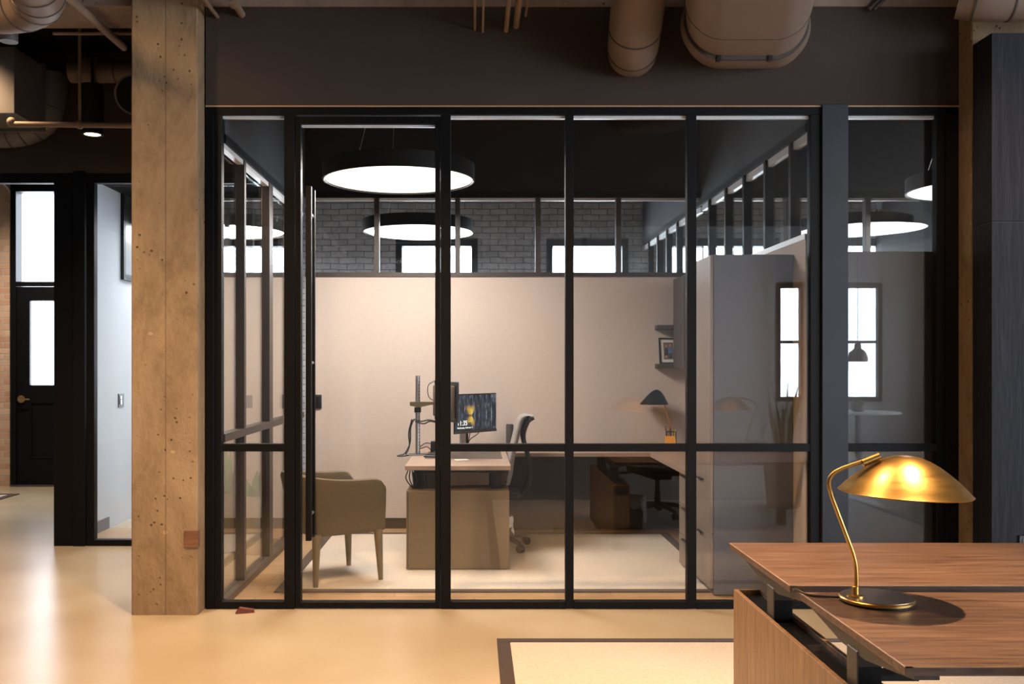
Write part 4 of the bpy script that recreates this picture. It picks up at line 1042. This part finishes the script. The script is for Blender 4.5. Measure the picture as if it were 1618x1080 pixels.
# hanging cylinder downlight
cl = thing('cylinder_downlight', 'black cylinder downlight hanging left of the column', 'ceiling light', W(146, 213, 7.3))
MB().lathe([(.082, 0), (.086, .004), (.086, .38), (.0005, .38)], (0, 0, 0), 40, cap=False).build('housing', M_BLKMETAL, cl)
MB().lathe([(.060, .004), (.060, .008)], (0, 0, 0), 36).build('lens', M_LENS, cl, 0)
MB().lathe([(.062, .001), (.084, .001), (.084, .005), (.062, .005), (.062, .001)], (0, 0, 0), 36, cap=False).build('trim_ring', M_PLATE, cl, 0)
MB().cyl((0, 0, .38), (0, 0, .79), .012).build('stem', M_BLKMETAL, cl)
# small ceiling fixtures inside the offices
# ------------------------------------------------------------------ plants by the left glass wall
def snake_plant(label, loc, r0, r1, h, n, lh, seed, potmat, taper='tall', group='snake plants'):
    t = thing('potted_snake_plant', label, 'potted plant', loc, 0, group); rnd = random.Random(seed)
    MB().lathe([(r0*.95, 0), (r0, .01), (r1, h-.01), (r1*.99, h), (r1*.88, h), (r1*.86, h-.05), (.001, h-.05)], (0, 0, 0), 40, cap=False).build('pot', potmat, t, 40)
    MB().lathe([(r1*.87, h-.045), (r1*.5, h-.03), (.001, h-.028)], (0, 0, 0), 24, cap=False).build('soil', M_SOIL, t)
    for k in range(n):
        a = rnd.uniform(0, 2*PI); rad = rnd.uniform(0, r1*.55); L = lh*rnd.uniform(.65, 1.05); lean = rnd.uniform(.03, .22)
        b = Vector((rad*math.cos(a), rad*math.sin(a), h-.04)); d = Vector((math.cos(a)*lean, math.sin(a)*lean, 1)); tw = rnd.uniform(0, PI)
        rings = []
        for j in range(11):
            f = j/10; wv = .030*math.sin(PI*min(1, .25+.75*f)) if f < 1 else .001; wv = max(.001, .032*(1-f**3)*(.55+.45*math.sin(PI*f)))
            c_ = b+d*(L*f)+Vector((math.cos(a), math.sin(a), 0))*(.05*f*f); u = Vector((math.cos(tw+f*.6), math.sin(tw+f*.6), 0)); v = Vector((-u.y, u.x, 0))*.004
            rings.append([c_-u*wv, c_+v, c_+u*wv, c_-v])
        MB().ring_loft(rings).build('leaf', M_LEAF, t, 60)
    return t
snake_plant('green snake plant in a tall ribbed stone pot by left glass', (-1.97, 7.57, 0), .075, .098, .47, 7, .46, 4, M_POT)
snake_plant('green plant in a pale pot behind the left glass side wall', (-1.74, 7.48, 0), .06, .085, .46, 4, .30, 8, M_POTW)
# ------------------------------------------------------------------ behind the camera, mirrored in the glass
snake_plant('dark snake plant in a tall pot, mirrored beside the steel post', (3.22, 1.75, .0085), .17, .21, .62, 13, .68, 11, plain('dark_wood_pot', (.05, .03, .02), .6))
rt = thing('round_table', 'round white meeting table mirrored in the far right pane', 'table', (6.0, -3.2, 0))
MB().lathe([(.60, .72), (.62, .728), (.62, .742), (.61, .75)], (0, 0, 0), 64).build('table_top', M_WHITEPL, rt)
MB().cyl((0, 0, .02), (0, 0, .72), .045).build('column', M_LEGGREY, rt)
MB().lathe([(.34, 0), (.34, .012), (.06, .03)], (0, 0, 0), 48).build('base', M_LEGGREY, rt)
tp = thing('potted_succulent', 'small bushy plant in a bowl on the mirrored round table', 'potted plant', (5.99, -3.2, .75))
MB().lathe([(.07, 0), (.095, .02), (.10, .10), (.09, .10), (.085, .08), (.001, .08)], (0, 0, 0), 32, cap=False).build('pot', M_LEGGREY, tp)
mb = MB(); rnd = random.Random(5)
for k in range(26):
    a = rnd.uniform(0, 2*PI); e = rnd.uniform(.3, 1.4); d = Vector((math.cos(a)*math.cos(e), math.sin(a)*math.cos(e), math.sin(e)))
    mb.tube([Vector((0, 0, .08)), Vector((0, 0, .08))+d*.07, Vector((0, 0, .08))+d*.13], [.006, .014, .002], 6)
mb.build('foliage', M_LEAF, tp)
pl = thing('dome_pendant', 'grey dome pendant lamp mirrored in the far right pane', 'pendant light', (5.99, -3.2, 1.53))
MB().lathe([(.15, 0), (.148, .06), (.125, .14), (.07, .19), (.05, .20), (.05, .27), (.03, .285), (.02, .285), (.045, .19), (.12, .13), (.143, .0)], (0, 0, 0), 40, cap=False).build('lamp_shade', M_LEGGREY, pl)
MB().cyl((0, 0, .28), (0, 0, 2.52), .005, seg=8).build('cord', M_BLKPLASTIC, pl)
